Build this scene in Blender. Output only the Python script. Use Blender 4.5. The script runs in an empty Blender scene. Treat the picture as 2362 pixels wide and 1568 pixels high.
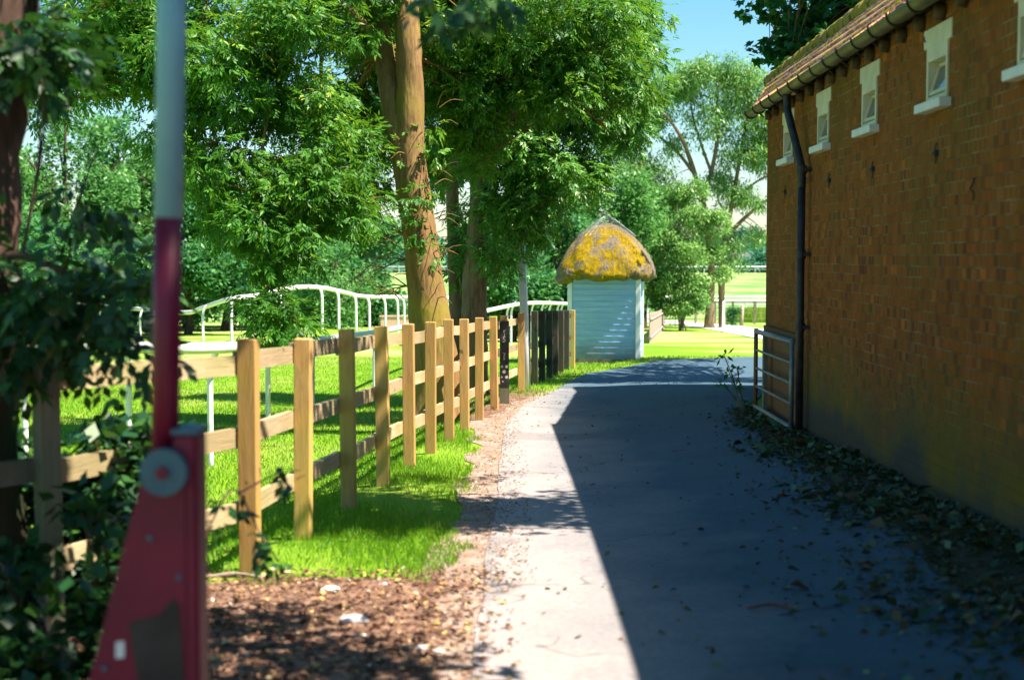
import bpy, math, random
import numpy as np
from mathutils import Vector
random.seed(7); RNG=np.random.default_rng(11)
R=math.radians
sc=bpy.context.scene; COL=sc.collection
CAMZ=1.6; PITCH=math.atan(192/3280.0)
# ------------------------------------------------------------ measuring helpers
def Pt(vx,vy,Y):
    "point at distance Y (m) seen at photo position vx,vy (2361 px wide survey)"
    u=(vx-1180.5)/3280; v=(784-vy)/3280
    dy=math.cos(PITCH)+v*math.sin(PITCH); dz=-math.sin(PITCH)+v*math.cos(PITCH)
    t=Y/dy
    return (u*t, Y, CAMZ+dz*t)
def sstep(a,b,x):
    t=np.clip((x-a)/(b-a),0,1); return t*t*(3-2*t)
GY=[-60,0,7,21,33,60,87,120,250,450,5000]; GZ=[.3,.12,0,-.45,-.87,-1.7,-2.3,-2.35,-1.5,-.9,-.9]
def G(x,y):
    x=np.asarray(x,float); y=np.asarray(y,float)
    z=(np.interp(y-1.5,GY,GZ)+np.interp(y,GY,GZ)+np.interp(y+1.5,GY,GZ))/3
    near=1-sstep(24,36,y)
    z=z+.20*sstep(.8,2.5,x)*near*(1-sstep(17,26,y))
    z=z-.22*sstep(0,1.6,-(x+1.25-.1*(y-7.1)))*near*sstep(6,10,y)
    z=z+.55*np.exp(-((x+6.5)/3.2)**2-((y-46)/4.5)**2)
    z=z+.12*sstep(2,3.4,x)*sstep(28,33,y)*(1-sstep(40,50,y))
    return z
def gnd(vx,vy):
    lo,hi=2.0,500.
    a=None
    Ys=np.concatenate([np.linspace(2,120,2400),np.linspace(121,600,900)])
    for Y in Ys:
        p=Pt(vx,vy,Y)
        if p[2]<=float(G(p[0],Y)): return (p[0],Y)
    return (Pt(vx,vy,500)[0],500)
# ------------------------------------------------------------ object helpers
LOC={}
def setp(o,label=None,cat=None,group=None,kind=None):
    if label: o['label']=label
    if cat: o['category']=cat
    if group: o['group']=group
    if kind: o['kind']=kind
    return o
def thing(name,label,cat,loc=(0,0,0),group=None):
    o=bpy.data.objects.new(name,None); COL.objects.link(o); o.location=loc; o.empty_display_size=.2
    LOC[o.name]=np.array(loc,float)
    return setp(o,label,cat,group)
def obj(name,V,F,m,parent=None,smooth=False,rnd=None):
    V=np.asarray(V,float).reshape(-1,3).copy()
    org=np.zeros(3)
    if parent is not None: org=LOC[parent.name]
    elif rnd is None or True: org=np.array([V[:,0].mean(),V[:,1].mean(),V[:,2].min()]) if len(V) else org
    me=bpy.data.meshes.new(name)
    V-=org
    if isinstance(F,np.ndarray):
        n,k=F.shape
        me.vertices.add(len(V)); me.vertices.foreach_set('co',V.ravel())
        me.loops.add(n*k); me.loops.foreach_set('vertex_index',F.ravel().astype(np.int32))
        me.polygons.add(n); me.polygons.foreach_set('loop_start',(np.arange(n)*k).astype(np.int32))
        me.polygons.foreach_set('loop_total',np.full(n,k,dtype=np.int32))
        me.update(calc_edges=True)
    else:
        me.from_pydata([tuple(v) for v in V],[],F); me.update()
    if rnd is not None:
        a=me.attributes.new('rnd','FLOAT','FACE'); a.data.foreach_set('value',np.asarray(rnd,np.float32))
    if smooth: me.polygons.foreach_set('use_smooth',[True]*len(me.polygons))
    me.materials.append(m)
    o=bpy.data.objects.new(name,me); COL.objects.link(o)
    if parent is not None:
        o.parent=parent; LOC[o.name]=org
    else:
        o.location=org; LOC[o.name]=org
    return o
class MB:
    def __init__(s): s.v=[]; s.f=[]
    def add(s,v,f):
        n=len(s.v); s.v+= [tuple(p) for p in v]; s.f+=[tuple(i+n for i in q) for q in f]; return s
    def box(s,c,size,rx=0,ry=0,rz=0,taper=1,b=0):
        from mathutils import Euler
        E=Euler((rx,ry,rz)).to_matrix(); hx,hy,hz=[k/2 for k in size]
        vs=[]
        if b<=0:
            for z in(-1,1):
                t=1 if z<0 else taper
                for x,y in((-1,-1),(1,-1),(1,1),(-1,1)): vs.append(Vector((x*hx*t,y*hy*t,z*hz)))
            f=[(3,2,1,0),(4,5,6,7),(0,1,5,4),(1,2,6,5),(2,3,7,6),(3,0,4,7)]
        else:
            def ring(k,z):
                r=[]
                for x,y,a,c2 in((-1,-1,0,1),(-1,-1,1,0),(1,-1,1,0),(1,-1,0,1),(1,1,0,1),(1,1,1,0),(-1,1,1,0),(-1,1,0,1)):
                    r.append(Vector((x*(hx-k-b*a),y*(hy-k-b*c2),z)))
                return r
            vs=ring(b,-hz)+ring(0,-hz+b)+ring(0,hz-b)+ring(b,hz)
            f=[tuple(range(7,-1,-1)),tuple(range(24,32))]
            for k in range(3):
                for i in range(8):
                    j=(i+1)%8; f.append((k*8+i,k*8+j,k*8+8+j,k*8+8+i))
        c=Vector(c); return s.add([E@p+c for p in vs],f)
    def tube(s,pts,rad,n=10,cap=True,prof=None):
        pts=[Vector(p) for p in pts]; m=len(pts)
        if not hasattr(rad,'__len__'): rad=[rad]*m
        vs=[];fs=[];up=None
        for i,p in enumerate(pts):
            d=(pts[min(i+1,m-1)]-pts[max(i-1,0)]).normalized()
            if up is None:
                up=Vector((0,0,1)) if abs(d.z)<.9 else Vector((1,0,0))
            a=(up-d*up.dot(d)).normalized(); b=d.cross(a); up=a
            for k in range(n):
                th=2*math.pi*k/n; rr=rad[i]*(prof(i,k) if prof else 1)
                vs.append(p+(a*math.cos(th)+b*math.sin(th))*rr)
        for i in range(m-1):
            for k in range(n):
                k2=(k+1)%n; fs.append((i*n+k,i*n+k2,(i+1)*n+k2,(i+1)*n+k))
        if cap:
            fs.append(tuple(range(n-1,-1,-1))); fs.append(tuple((m-1)*n+k for k in range(n)))
        return s.add(vs,fs)
    def prism(s,poly,y0,y1,axis='y'):
        n=len(poly)
        if axis=='y': v=[(a,y0,b) for a,b in poly]+[(a,y1,b) for a,b in poly]
        else: v=[(y0,a,b) for a,b in poly]+[(y1,a,b) for a,b in poly]
        f=[tuple(range(n)),tuple(range(2*n-1,n-1,-1))]+[((i+1)%n,i,n+i,n+(i+1)%n) for i in range(n)]
        return s.add(v,f)
    def build(s,name,m,parent=None,smooth=False): return obj(name,s.v,s.f,m,parent,smooth)
def spline(P,n=8):
    P=[np.array(p,float) for p in P]; P=[2*P[0]-P[1]]+P+[2*P[-1]-P[-2]]; out=[]
    for i in range(1,len(P)-2):
        a,b,c,d=P[i-1:i+3]
        for k in range(n):
            t=k/n; out.append(.5*((2*b)+(-a+c)*t+(2*a-5*b+4*c-d)*t*t+(-a+3*b-3*c+d)*t**3))
    out.append(P[-2]); return out
# ------------------------------------------------------------ materials
def L(h): return tuple(((c/255)/12.92 if c/255<=.04045 else ((c/255+.055)/1.055)**2.4) for c in h)+(1,)
class NM:
    def __init__(s,name):
        s.m=bpy.data.materials.new(name); s.m.use_nodes=True; s.t=s.m.node_tree; s.t.nodes.clear()
        s.out=s.n('ShaderNodeOutputMaterial'); s.p=s.n('ShaderNodeBsdfPrincipled'); s.l(s.p.outputs[0],s.out.inputs[0])
        s.tc=s.n('ShaderNodeTexCoord'); s.geo=None
    def n(s,k,**kw):
        x=s.t.nodes.new(k)
        for a,b in kw.items(): setattr(x,a,b)
        return x
    def l(s,a,b): s.t.links.new(a,b)
    def pos(s):
        if s.geo is None: s.geo=s.n('ShaderNodeNewGeometry')
        return s.geo.outputs['Position']
    def map(s,scale=(1,1,1),src=None,loc=(0,0,0)):
        mp=s.n('ShaderNodeMapping'); s.l(src or s.pos(),mp.inputs[0]); mp.inputs['Scale'].default_value=scale; mp.inputs['Location'].default_value=loc; return mp.outputs[0]
    def noise(s,scale,detail=4,rough=.55,vec=None,dist=0):
        x=s.n('ShaderNodeTexNoise'); s.l(vec or s.pos(),x.inputs['Vector']); x.inputs['Scale'].default_value=scale
        x.inputs['Detail'].default_value=detail; x.inputs['Roughness'].default_value=rough; x.inputs['Distortion'].default_value=dist; return x.outputs['Fac']
    def ramp(s,fac,stops):
        x=s.n('ShaderNodeValToRGB'); s.l(fac,x.inputs[0]); e=x.color_ramp.elements
        while len(e)<len(stops): e.new(.5)
        for el,(p,c) in zip(e,stops):
            el.position=p; el.color=c if len(c)==4 else tuple(c)+(1,)
        return x.outputs[0]
    def mr(s,fac,a,b,c=0,d=1):
        x=s.n('ShaderNodeMapRange'); s.l(fac,x.inputs[0])
        for i,v in enumerate((a,b,c,d)): x.inputs[i+1].default_value=v
        return x.outputs[0]
    def mix(s,fac,a,b,mode='MIX'):
        x=s.n('ShaderNodeMix',data_type='RGBA',blend_type=mode)
        for sock,v in ((x.inputs[0],fac),(x.inputs[6],a),(x.inputs[7],b)):
            if hasattr(v,'is_output'): s.l(v,sock)
            elif isinstance(v,(int,float)): sock.default_value=v
            else: sock.default_value=v if len(v)==4 else tuple(v)+(1,)
        return x.outputs[2]
    def math(s,op,a,b=0):
        x=s.n('ShaderNodeMath',operation=op)
        for i,v in enumerate((a,b)):
            if hasattr(v,'is_output'): s.l(v,x.inputs[i])
            else: x.inputs[i].default_value=v
        return x.outputs[0]
    def col(s,c):
        if hasattr(c,'is_output'): s.l(c,s.p.inputs['Base Color'])
        else: s.p.inputs['Base Color'].default_value=c if len(c)==4 else tuple(c)+(1,)
    def rough(s,r,spec=.5,metal=0):
        if hasattr(r,'is_output'): s.l(r,s.p.inputs['Roughness'])
        else: s.p.inputs['Roughness'].default_value=r
        s.p.inputs['Specular IOR Level'].default_value=spec; s.p.inputs['Metallic'].default_value=metal
    def bump(s,h,strength=.5,dist=.01,normal=None):
        b=s.n('ShaderNodeBump'); s.l(h,b.inputs['Height']); b.inputs['Strength'].default_value=strength; b.inputs['Distance'].default_value=dist
        s.l(b.outputs[0],s.p.inputs['Normal'])
def simple(name,c1,c2=None,scale=8,rough=.6,spec=.4,metal=0,bump=.2,bs=40,bd=.004,stretch=(1,1,1),lo=.35,hi=.65):
    k=NM(name); v=k.map(stretch)
    k.col(k.ramp(k.noise(scale,5,.6,v),[(lo,c1),(hi,c2 or c1)])); k.rough(rough,spec,metal)
    if bump: k.bump(k.noise(bs,4,.6,v),bump,bd)
    return k.m
def leafmat(name,stops,trans=.35,rough=.45,spec=.4,tcol=(.25,.5,.03)):
    k=NM(name); a=k.n('ShaderNodeAttribute',attribute_name='rnd')
    c=k.ramp(a.outputs['Fac'],stops); k.col(c); k.rough(rough,spec)
    tr=k.n('ShaderNodeBsdfTranslucent'); k.l(k.mix(.55,c,tcol),tr.inputs[0])
    mx=k.n('ShaderNodeMixShader'); mx.inputs[0].default_value=trans
    k.l(k.p.outputs[0],mx.inputs[1]); k.l(tr.outputs[0],mx.inputs[2]); k.l(mx.outputs[0],k.out.inputs[0]); return k.m
M={}
M['ash']=leafmat('ash_leaf',[(0,(.012,.07,.008)),(.45,(.04,.17,.012)),(.85,(.09,.27,.02)),(1,(.34,.42,.03))],.36,.5,.35)
M['ash2']=leafmat('pale_ash_leaf',[(0,(.02,.11,.02)),(.5,(.06,.24,.03)),(1,(.22,.42,.07))],.36,.42,.5)
M['back']=leafmat('hedge_leaf',[(0,(.01,.08,.04)),(.5,(.03,.17,.05)),(1,(.12,.30,.07))],.3,.5,.4,(.15,.45,.08))
M['back2']=leafmat('light_tree_leaf',[(0,(.03,.13,.03)),(.5,(.07,.23,.05)),(1,(.17,.36,.1))],.35,.45,.4,(.2,.5,.1))
M['willow']=leafmat('willow_leaf',[(0,(.06,.19,.05)),(.5,(.14,.32,.07)),(1,(.30,.46,.13))],.35,.45,.4,(.25,.5,.12))
M['bush']=leafmat('bush_leaf',[(0,(.05,.17,.03)),(.5,(.15,.34,.07)),(1,(.34,.50,.16))],.3,.45,.4,(.2,.45,.08))
M['syc']=leafmat('sycamore_leaf',[(0,(.005,.05,.02)),(.6,(.015,.10,.03)),(1,(.05,.19,.03))],.45,.5,.3,(.06,.3,.02))
M['ivy']=leafmat('ivy_leaf',[(0,(.004,.03,.012)),(.6,(.012,.065,.02)),(1,(.05,.15,.02))],.2,.45,.4,(.08,.25,.02))
M['far']=leafmat('far_leaf',[(0,(.03,.14,.1)),(.5,(.05,.2,.12)),(1,(.1,.27,.13))],.2,.6,.2,(.1,.3,.12))  # blue-green tint paints distance haze into the leaves
M['grassb']=leafmat('grass_blade',[(0,(.045,.15,.006)),(.5,(.12,.28,.008)),(.82,(.22,.34,.015)),(.93,(.36,.36,.09)),(1,(.42,.34,.16))],.4,.5,.3,(.4,.7,.02))
M['litter']=leafmat('fallen_leaf',[(0,(.012,.03,.012)),(.35,(.03,.07,.03)),(.6,(.07,.05,.025)),(.85,(.12,.08,.04)),(1,(.10,.2,.09))],.05,.6,.3)
M['mulch']=leafmat('dry_chip',[(0,(.06,.03,.02)),(.5,(.16,.08,.05)),(.85,(.32,.19,.10)),(.95,(.5,.36,.12)),(1,(.6,.55,.5))],.05,.7,.2,(.3,.2,.1))
M['roadleaf']=leafmat('road_leaf',[(0,(.02,.03,.01)),(.5,(.09,.05,.03)),(.8,(.14,.09,.03)),(1,(.06,.17,.03))],.1,.6,.3)
M['straw']=leafmat('straw',[(0,(.10,.085,.07)),(.5,(.22,.19,.16)),(1,(.36,.32,.27))],.1,.8,.2,(.3,.2,.05))
M['moss']=leafmat('yellow_moss',[(0,(.10,.07,.01)),(.4,(.28,.19,.01)),(.8,(.46,.32,.01)),(1,(.58,.42,.02))],.1,.8,.1,(.6,.35,.01))
def bark(name,c1,c2,moss,st=(6,6,1.2)):
    k=NM(name); v=k.map(st); n1=k.noise(3,8,.7,v,.6); n2=k.noise(1.6,4)
    c=k.ramp(n1,[(.3,c1),(.65,c2)]); c=k.mix(k.mr(n2,.5,.7),c,moss); k.col(c); k.rough(.85,.15)
    vo=k.n('ShaderNodeTexVoronoi'); k.l(k.map((14,14,4)),vo.inputs['Vector']); vo.inputs['Scale'].default_value=2
    k.bump(k.math('ADD',n1,k.math('MULTIPLY',vo.outputs[0],.5)),.7,.014); return k.m
M['bark']=bark('ash_bark',(.13,.075,.03),(.29,.18,.075),(.22,.18,.03))
M['bark2']=bark('grey_bark',(.09,.065,.045),(.26,.19,.12),(.12,.12,.04))
M['bark3']=bark('dark_bark',(.03,.022,.018),(.12,.07,.05),(.02,.05,.02))
M['twig']=simple('twig_bark',(.12,.06,.045),(.25,.13,.1),rough=.8,bump=0)
def turf():
    k=NM('turf'); n=k.noise(.35,5,.6); f=k.noise(25,3,.6); b=k.noise(2.2,4,.6)
    c=k.ramp(n,[(.3,(.085,.20,.008)),(.5,(.15,.29,.015)),(.72,(.30,.34,.08))])
    c=k.mix(k.mr(b,.35,.7,0,.45),c,(.055,.17,.006)); c=k.mix(k.mr(f,.35,.65,0,.35),c,(.24,.37,.03))
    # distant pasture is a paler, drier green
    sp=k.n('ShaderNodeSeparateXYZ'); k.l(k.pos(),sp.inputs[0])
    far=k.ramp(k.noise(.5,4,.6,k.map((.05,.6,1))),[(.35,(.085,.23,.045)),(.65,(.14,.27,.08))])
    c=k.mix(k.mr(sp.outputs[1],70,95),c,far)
    pale=k.ramp(k.noise(.22,3,.5,k.map((1,1.6,1),loc=(3,7,0))),[(.45,(0,0,0)),(.6,(1,1,1))])
    c=k.mix(k.math('MULTIPLY',k.mr(sp.outputs[1],33,37,0,.75),pale),c,(.38,.46,.17))
    k.col(c); k.rough(.9,.1); k.bump(k.noise(60,4,.7),.6,.02); return k.m
M['turf']=turf()
def asphalt():
    k=NM('asphalt'); n=k.noise(.9,5,.6); f=k.noise(120,4,.75); g=k.noise(9,5,.7); m=k.noise(34,4,.7)
    c=k.ramp(n,[(.3,(.046,.100,.145)),(.7,(.072,.132,.182))]); c=k.mix(k.mr(f,.35,.65,0,.5),c,(.03,.055,.08)); c=k.mix(k.mr(m,.55,.7,0,.4),c,(.13,.19,.23)); c=k.mix(k.mr(g,.55,.75,0,.35),c,(.09,.13,.15))
    st=k.noise(1.5,3,.5,k.map((1.2,.15,1))); c=k.mix(k.mr(st,.5,.7,0,.4),c,(.05,.08,.11))
    # pale verge dust, also painting the sunlit left strip of the road brighter
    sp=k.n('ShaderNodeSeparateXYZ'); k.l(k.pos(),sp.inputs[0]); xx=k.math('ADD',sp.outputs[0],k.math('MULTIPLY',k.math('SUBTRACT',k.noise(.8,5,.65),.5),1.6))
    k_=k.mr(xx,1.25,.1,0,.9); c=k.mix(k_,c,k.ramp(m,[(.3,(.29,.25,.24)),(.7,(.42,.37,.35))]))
    vo=k.n('ShaderNodeTexVoronoi',feature='DISTANCE_TO_EDGE'); wv=k.n('ShaderNodeVectorMath',operation='ADD'); k.l(k.pos(),wv.inputs[0]); nn=k.n('ShaderNodeTexNoise'); k.l(k.pos(),nn.inputs['Vector']); nn.inputs['Scale'].default_value=2.5; k.l(nn.outputs['Color'],wv.inputs[1]); k.l(wv.outputs[0],vo.inputs['Vector']); vo.inputs['Scale'].default_value=.8
    crk=k.math('MULTIPLY',k.mr(vo.outputs[0],.010,.003,0,.8),k.mr(k.noise(.7,3),.45,.6)); c=k.mix(crk,c,(.02,.025,.03)); c=k.mix(k.mr(k.noise(.45,3,.5,k.map(loc=(4,9,2))),.60,.63,0,.3),c,(.035,.06,.08))
    k.col(c); k.rough(.85,.25); k.bump(k.math('ADD',f,m),.8,.006); return k.m
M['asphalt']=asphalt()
M['track']=simple('pale_track',(.55,.5,.5),(.66,.62,.6),scale=1,rough=.9,spec=.1)
M['soil']=simple('bare_soil',(.10,.055,.04),(.27,.17,.12),scale=9,rough=.95,spec=.1,bump=.8,bs=50,bd=.01)
M['darksoil']=simple('damp_leaf_mould',(.025,.03,.02),(.07,.065,.045),scale=14,rough=.95,spec=.1,bump=1,bs=50,bd=.015)
M['dust']=simple('gravel_dust',(.22,.15,.11),(.34,.27,.23),scale=7,rough=.95,spec=.1,bump=.6,bs=70,bd=.006)
def brick():
    k=NM('brick_wall_surface'); sp=k.n('ShaderNodeSeparateXYZ'); k.l(k.pos(),sp.inputs[0])
    cb=k.n('ShaderNodeCombineXYZ'); w=k.noise(3,3,.5)
    k.l(k.math('ADD',sp.outputs[1],k.math('MULTIPLY',k.math('SUBTRACT',w,.5),.012)),cb.inputs[0])
    k.l(k.math('ADD',sp.outputs[2],k.math('MULTIPLY',k.math('SUBTRACT',k.noise(2.3,3),.5),.02)),cb.inputs[1])
    b=k.n('ShaderNodeTexBrick'); k.l(cb.outputs[0],b.inputs['Vector']); b.inputs['Scale'].default_value=1
    b.inputs['Brick Width'].default_value=.085; b.inputs['Row Height'].default_value=.070; b.inputs['Mortar Size'].default_value=.006; b.inputs['Mortar Smooth'].default_value=.4; b.inputs['Bias'].default_value=0
    b.inputs['Color1'].default_value=(0,0,0,1); b.inputs['Color2'].default_value=(1,1,1,1); b.inputs['Mortar'].default_value=(.5,.5,.5,1)
    bc=k.ramp(b.outputs['Color'],[(0,(.12,.036,.012)),(.2,(.20,.056,.010)),(.45,(.26,.070,.009)),(.7,(.23,.078,.009)),(.85,(.32,.078,.009)),(.95,(.22,.10,.03)),(1,(.50,.12,.010))])
    big=k.noise(.9,5,.65); c=k.mix(k.mr(big,.42,.68,0,.5),bc,(.165,.085,.008))
    c=k.mix(k.mr(k.noise(30,4,.7),.4,.75,0,.5),c,(.15,.065,.02))
    mort=k.ramp(k.noise(5,3),[(.4,(.11,.07,.02)),(.75,(.30,.22,.11))])
    c=k.mix(k.mr(k.noise(.55,4,.6,k.map(loc=(5,2,1))),.5,.66,0,.55),c,(.07,.075,.012)); c=k.mix(k.math('MULTIPLY',b.outputs['Fac'],.8),c,mort)
    # algae stain rising from the foot of the wall
    h=k.math('ADD',sp.outputs[2],k.math('MULTIPLY',k.math('SUBTRACT',k.noise(1.3,4,.6,k.map((1,1,.6))),.5),.7))
    alg=k.mr(h,.95,.3,0,.85); gcol=k.ramp(k.noise(.8,3),[(.35,(.06,.075,.04)),(.6,(.15,.12,.012))])
    c=k.mix(alg,c,gcol)
    ren=k.mr(h,.36,.2,0,.9); c=k.mix(ren,c,(.055,.055,.05))
    k.col(c); k.rough(.9,.15)
    hgt=k.math('SUBTRACT',k.math('MULTIPLY',k.noise(45,4,.6),.35),b.outputs['Fac']); k.bump(hgt,.8,.008); return k.m
M['brick']=brick()
def tiles():
    k=NM('clay_pantile'); n=k.noise(5,5,.7); l=k.noise(3.2,6,.75)
    c=k.ramp(n,[(.35,(.16,.06,.04)),(.5,(.50,.24,.15)),(.68,(.66,.46,.34))]); c=k.mix(k.mr(k.noise(22,4,.7),.48,.6,0,.75),c,(.09,.05,.035))
    c=k.mix(k.mr(l,.52,.58,0,.9),c,(.62,.42,.03)); k.col(c); k.rough(.9,.15); k.bump(k.noise(60,4),.5,.006); return k.m
M['tile']=tiles()
def ridge():
    k=NM('mossy_ridge'); n=k.noise(4,6,.7); c=k.ramp(n,[(.38,(.34,.22,.14)),(.5,(.42,.33,.05)),(.62,(.18,.17,.03)),(.75,(.5,.42,.30))]); k.col(c); k.rough(.95,.1); k.bump(k.noise(25,5,.7),1,.03); return k.m
M['ridge']=ridge()
M['gutter']=simple('weathered_gutter',(.06,.058,.02),(.14,.13,.04),scale=5,rough=.5,spec=.5,bump=.2)
M['black']=simple('black_iron',(.012,.012,.014),(.035,.033,.035),scale=12,rough=.5,spec=.4)
M['corbel']=simple('clay_corbel',(.05,.03,.02),(.12,.075,.045),rough=.9)
M['cream']=simple('cream_paint',(.50,.48,.36),(.64,.60,.46),scale=6,rough=.6)
M['white']=simple('white_gloss_paint',(.78,.80,.82),(.68,.70,.70),scale=5,rough=.35,spec=.5,bump=.05)
M['sill']=simple('white_sill',(.70,.74,.76),(.6,.64,.66),scale=9,rough=.5)
k=NM('blue_shade_weatherboard'); v=k.map((.6,.6,7)); c=k.ramp(k.noise(3,5,.6,v),[(.35,(.24,.41,.68)),(.65,(.35,.52,.71))]); sp=k.n('ShaderNodeSeparateXYZ'); k.l(k.pos(),sp.inputs[0])  # white boards with blue shade put into their colour
c=k.mix(k.mr(k.math('ADD',sp.outputs[2],k.math('MULTIPLY',k.noise(2.5,5,.7),.9)),.15,-.35,0,.75),c,(.20,.20,.14)); c=k.mix(k.mr(k.noise(7,6,.8,k.map((1,1,3))),.58,.72,0,.6),c,(.30,.36,.36)); k.col(c); k.rough(.7,.25); k.bump(k.noise(14,5,.7,v),.5,.006); M['siding']=k.m
M['stain']=simple('dark_interior',(.01,.01,.012),rough=.9,bump=0)
def wood(name,a,b,c3,st=(14,14,1.5)):
    k=NM(name); oi=k.n('ShaderNodeObjectInfo'); off=k.n('ShaderNodeCombineXYZ'); k.l(k.math('MULTIPLY',oi.outputs['Random'],9),off.inputs[0]); k.l(k.math('MULTIPLY',oi.outputs['Random'],5),off.inputs[2])
    va=k.n('ShaderNodeVectorMath',operation='ADD'); k.l(k.pos(),va.inputs[0]); k.l(off.outputs[0],va.inputs[1]); v=k.map(st,va.outputs[0])
    n=k.noise(2,7,.75,v,.8); c=k.ramp(n,[(.3,a),(.7,b)]); c=k.mix(k.mr(k.noise(1.7,4,.6,va.outputs[0]),.42,.66,0,.85),c,c3)
    c=k.mix(k.mr(oi.outputs['Random'],.2,1,0,.45),c,tuple(x*.45 for x in a)); kn=k.noise(7,2,.5,va.outputs[0]); c=k.mix(k.mr(kn,.70,.74,0,.8),c,tuple(x*.3 for x in a))
    k.col(c); k.rough(.8,.2); k.bump(n,.7,.01); return k.m
M['post']=wood('fence_post_wood',(.40,.22,.07),(.62,.40,.16),(.50,.38,.09))
M['rail']=wood('fence_rail_wood',(.42,.30,.17),(.66,.52,.34),(.30,.28,.12),(2,2,30))
M['oldpost']=wood('weathered_post_wood',(.16,.14,.10),(.30,.27,.20),(.12,.15,.07))
M['dpost']=wood('shade_dark_wood',(.045,.045,.035),(.10,.08,.05),(.03,.06,.035))  # fence wood darkened in colour to stand for shade
M['board']=wood('brown_board_wood',(.13,.06,.03),(.34,.17,.08),(.20,.15,.05),(20,20,1.2))
M['picket']=wood('weathered_picket_wood',(.36,.26,.22),(.52,.42,.36),(.40,.32,.3))
M['galv']=simple('galvanised_steel',(.13,.17,.17),(.22,.26,.26),scale=20,rough=.5,metal=.5,bump=.1)
k=NM('red_barrier_paint'); c=k.ramp(k.noise(5,4),[(.35,(.19,.004,.034)),(.65,(.13,.003,.026))]); c=k.mix(k.mr(k.noise(30,6,.8,k.map((1,1,.35))),.62,.75,0,.5),c,(.16,.03,.03)); c=k.mix(k.mr(k.noise(6,6,.75),.6,.7,0,.45),c,(.08,.05,.045)); k.col(c); k.rough(.5,.4); k.bump(k.noise(50,4),.3,.003)
M['red']=k.m
k=NM('blue_shade_white_paint'); c=k.ramp(k.noise(5,4),[(.35,(.20,.42,.56)),(.65,(.16,.36,.50))]); c=k.mix(k.mr(k.noise(30,6,.8,k.map((1,1,.35))),.62,.75,0,.5),c,(.25,.30,.32)); c=k.mix(k.mr(k.noise(6,6,.75),.6,.7,0,.45),c,(.08,.05,.045)); k.col(c); k.rough(.5,.4); k.bump(k.noise(50,4),.3,.003)  # white band paint, blue shade mixed into its colour
M['polewhite']=k.m
M['hub']=simple('grey_metal_hub',(.04,.11,.16),(.07,.15,.20),scale=10,rough=.5,metal=.2)
M['tealgate']=simple('green_painted_gate',(.05,.30,.32),(.10,.38,.38),rough=.5,bump=0)
M['house']=simple('pale_house_render',(.7,.68,.66),(.8,.78,.76),rough=.8,bump=0)
M['roofg']=simple('slate_roof',(.3,.3,.32),(.42,.4,.42),rough=.8,bump=0)
M['pink']=simple('pink_brickwork',(.62,.36,.28),(.72,.48,.38),rough=.9)
M['stone']=simple('white_stone',(.62,.60,.58),(.78,.76,.74),scale=20,rough=.8)
M['mark']=simple('faded_white_lettering',(.55,.52,.48),(.35,.33,.30),scale=60,rough=.7,bump=0)
k=NM('window_glass'); k.col((.10,.12,.11)); k.rough(.06,.8); M['glass']=k.m
# ------------------------------------------------------------ ground
def axis(segs):
    a=[]
    for s,e,st in segs: a+=list(np.arange(s,e,st))
    return np.array(a+[segs[-1][1]])
xs=axis([(-2600,-300,230),(-300,-60,24),(-60,-12,3),(-12,-4,.8),(-4,5,.3),(5,14,.9),(14,60,4),(60,300,24),(300,2600,230)])
ys=axis([(-60,2,6),(2,36,.5),(36,60,1.5),(60,130,4),(130,460,15),(460,5000,300)])
X,Yg=np.meshgrid(xs,ys); Z=G(X,Yg)
def gridf(ny,nx):
    i=np.arange(ny-1)[:,None]*nx+np.arange(nx-1)[None,:]; return np.stack([i,i+1,i+nx+1,i+nx],-1).reshape(-1,4)
setp(obj('ground',np.stack([X,Yg,Z],-1).reshape(-1,3),gridf(len(ys),len(xs)),M['turf'],smooth=True),kind='structure')
def strip(name,L_,R_,lift,m,nx=14,step=.4,jit=0):
    "sheet between two polylines given as matching (x,y) points"
    Lp=[np.array(p) for p in L_]; Rp=[np.array(p) for p in R_]; A=[];B=[]
    for i in range(len(Lp)-1):
        n=max(1,int(np.linalg.norm((Lp[i+1]+Rp[i+1])/2-(Lp[i]+Rp[i])/2)/step))
        for k_ in range(n):
            t=k_/n; A.append(Lp[i]*(1-t)+Lp[i+1]*t); B.append(Rp[i]*(1-t)+Rp[i+1]*t)
    A.append(Lp[-1]);B.append(Rp[-1]); A=np.array(A);B=np.array(B)
    if jit:
        def jn(n): 
            q=RNG.normal(0,1,(n,)); return np.convolve(q,np.ones(3)/3,'same')*jit
        A[:,0]+=jn(len(A)); B[:,0]+=jn(len(B))
    t=np.linspace(0,1,nx+1)[None,:,None]; P=A[:,None]*(1-t)+B[:,None]*t
    z=G(P[...,0],P[...,1])+lift
    V=np.concatenate([P,z[...,None]],-1).reshape(-1,3)
    return setp(obj(name,V,gridf(len(A),nx+1),m,smooth=True),kind='structure')
roadL=[(-.35,-6),(-.25,2),(-.16,5),(-.12,8),(-.1,12),(-.08,16),(.18,19),(.52,21),(.9,24),(1.45,27.6),(2.4,30.3),(3.3,31.8),(5.8,33.4),(12,34.2)]
roadR=[(2.9,-6),(2.75,2),(2.6,5),(2.6,8),(2.62,12),(2.66,16),(3.3,18.5),(4.2,20.5),(5.3,22.5),(6.8,24.5),(8.3,26),(9.3,26.8),(11,27.6),(14,28)]
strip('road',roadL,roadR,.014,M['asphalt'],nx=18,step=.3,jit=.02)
strip('dirt_verge',[(-.62,-6),(-.62,5),(-.55,7.2),(-.36,9),(-.36,12),(-.42,15),(-.55,17.5),(-.45,20),(.0,22)],[(.1,-6),(.1,5),(.12,7.2),(.12,9),(.1,12),(.12,15),(.1,17.5),(.45,20),(.75,22)],.007,M['dust'],nx=6,step=.25,jit=.07)
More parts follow.
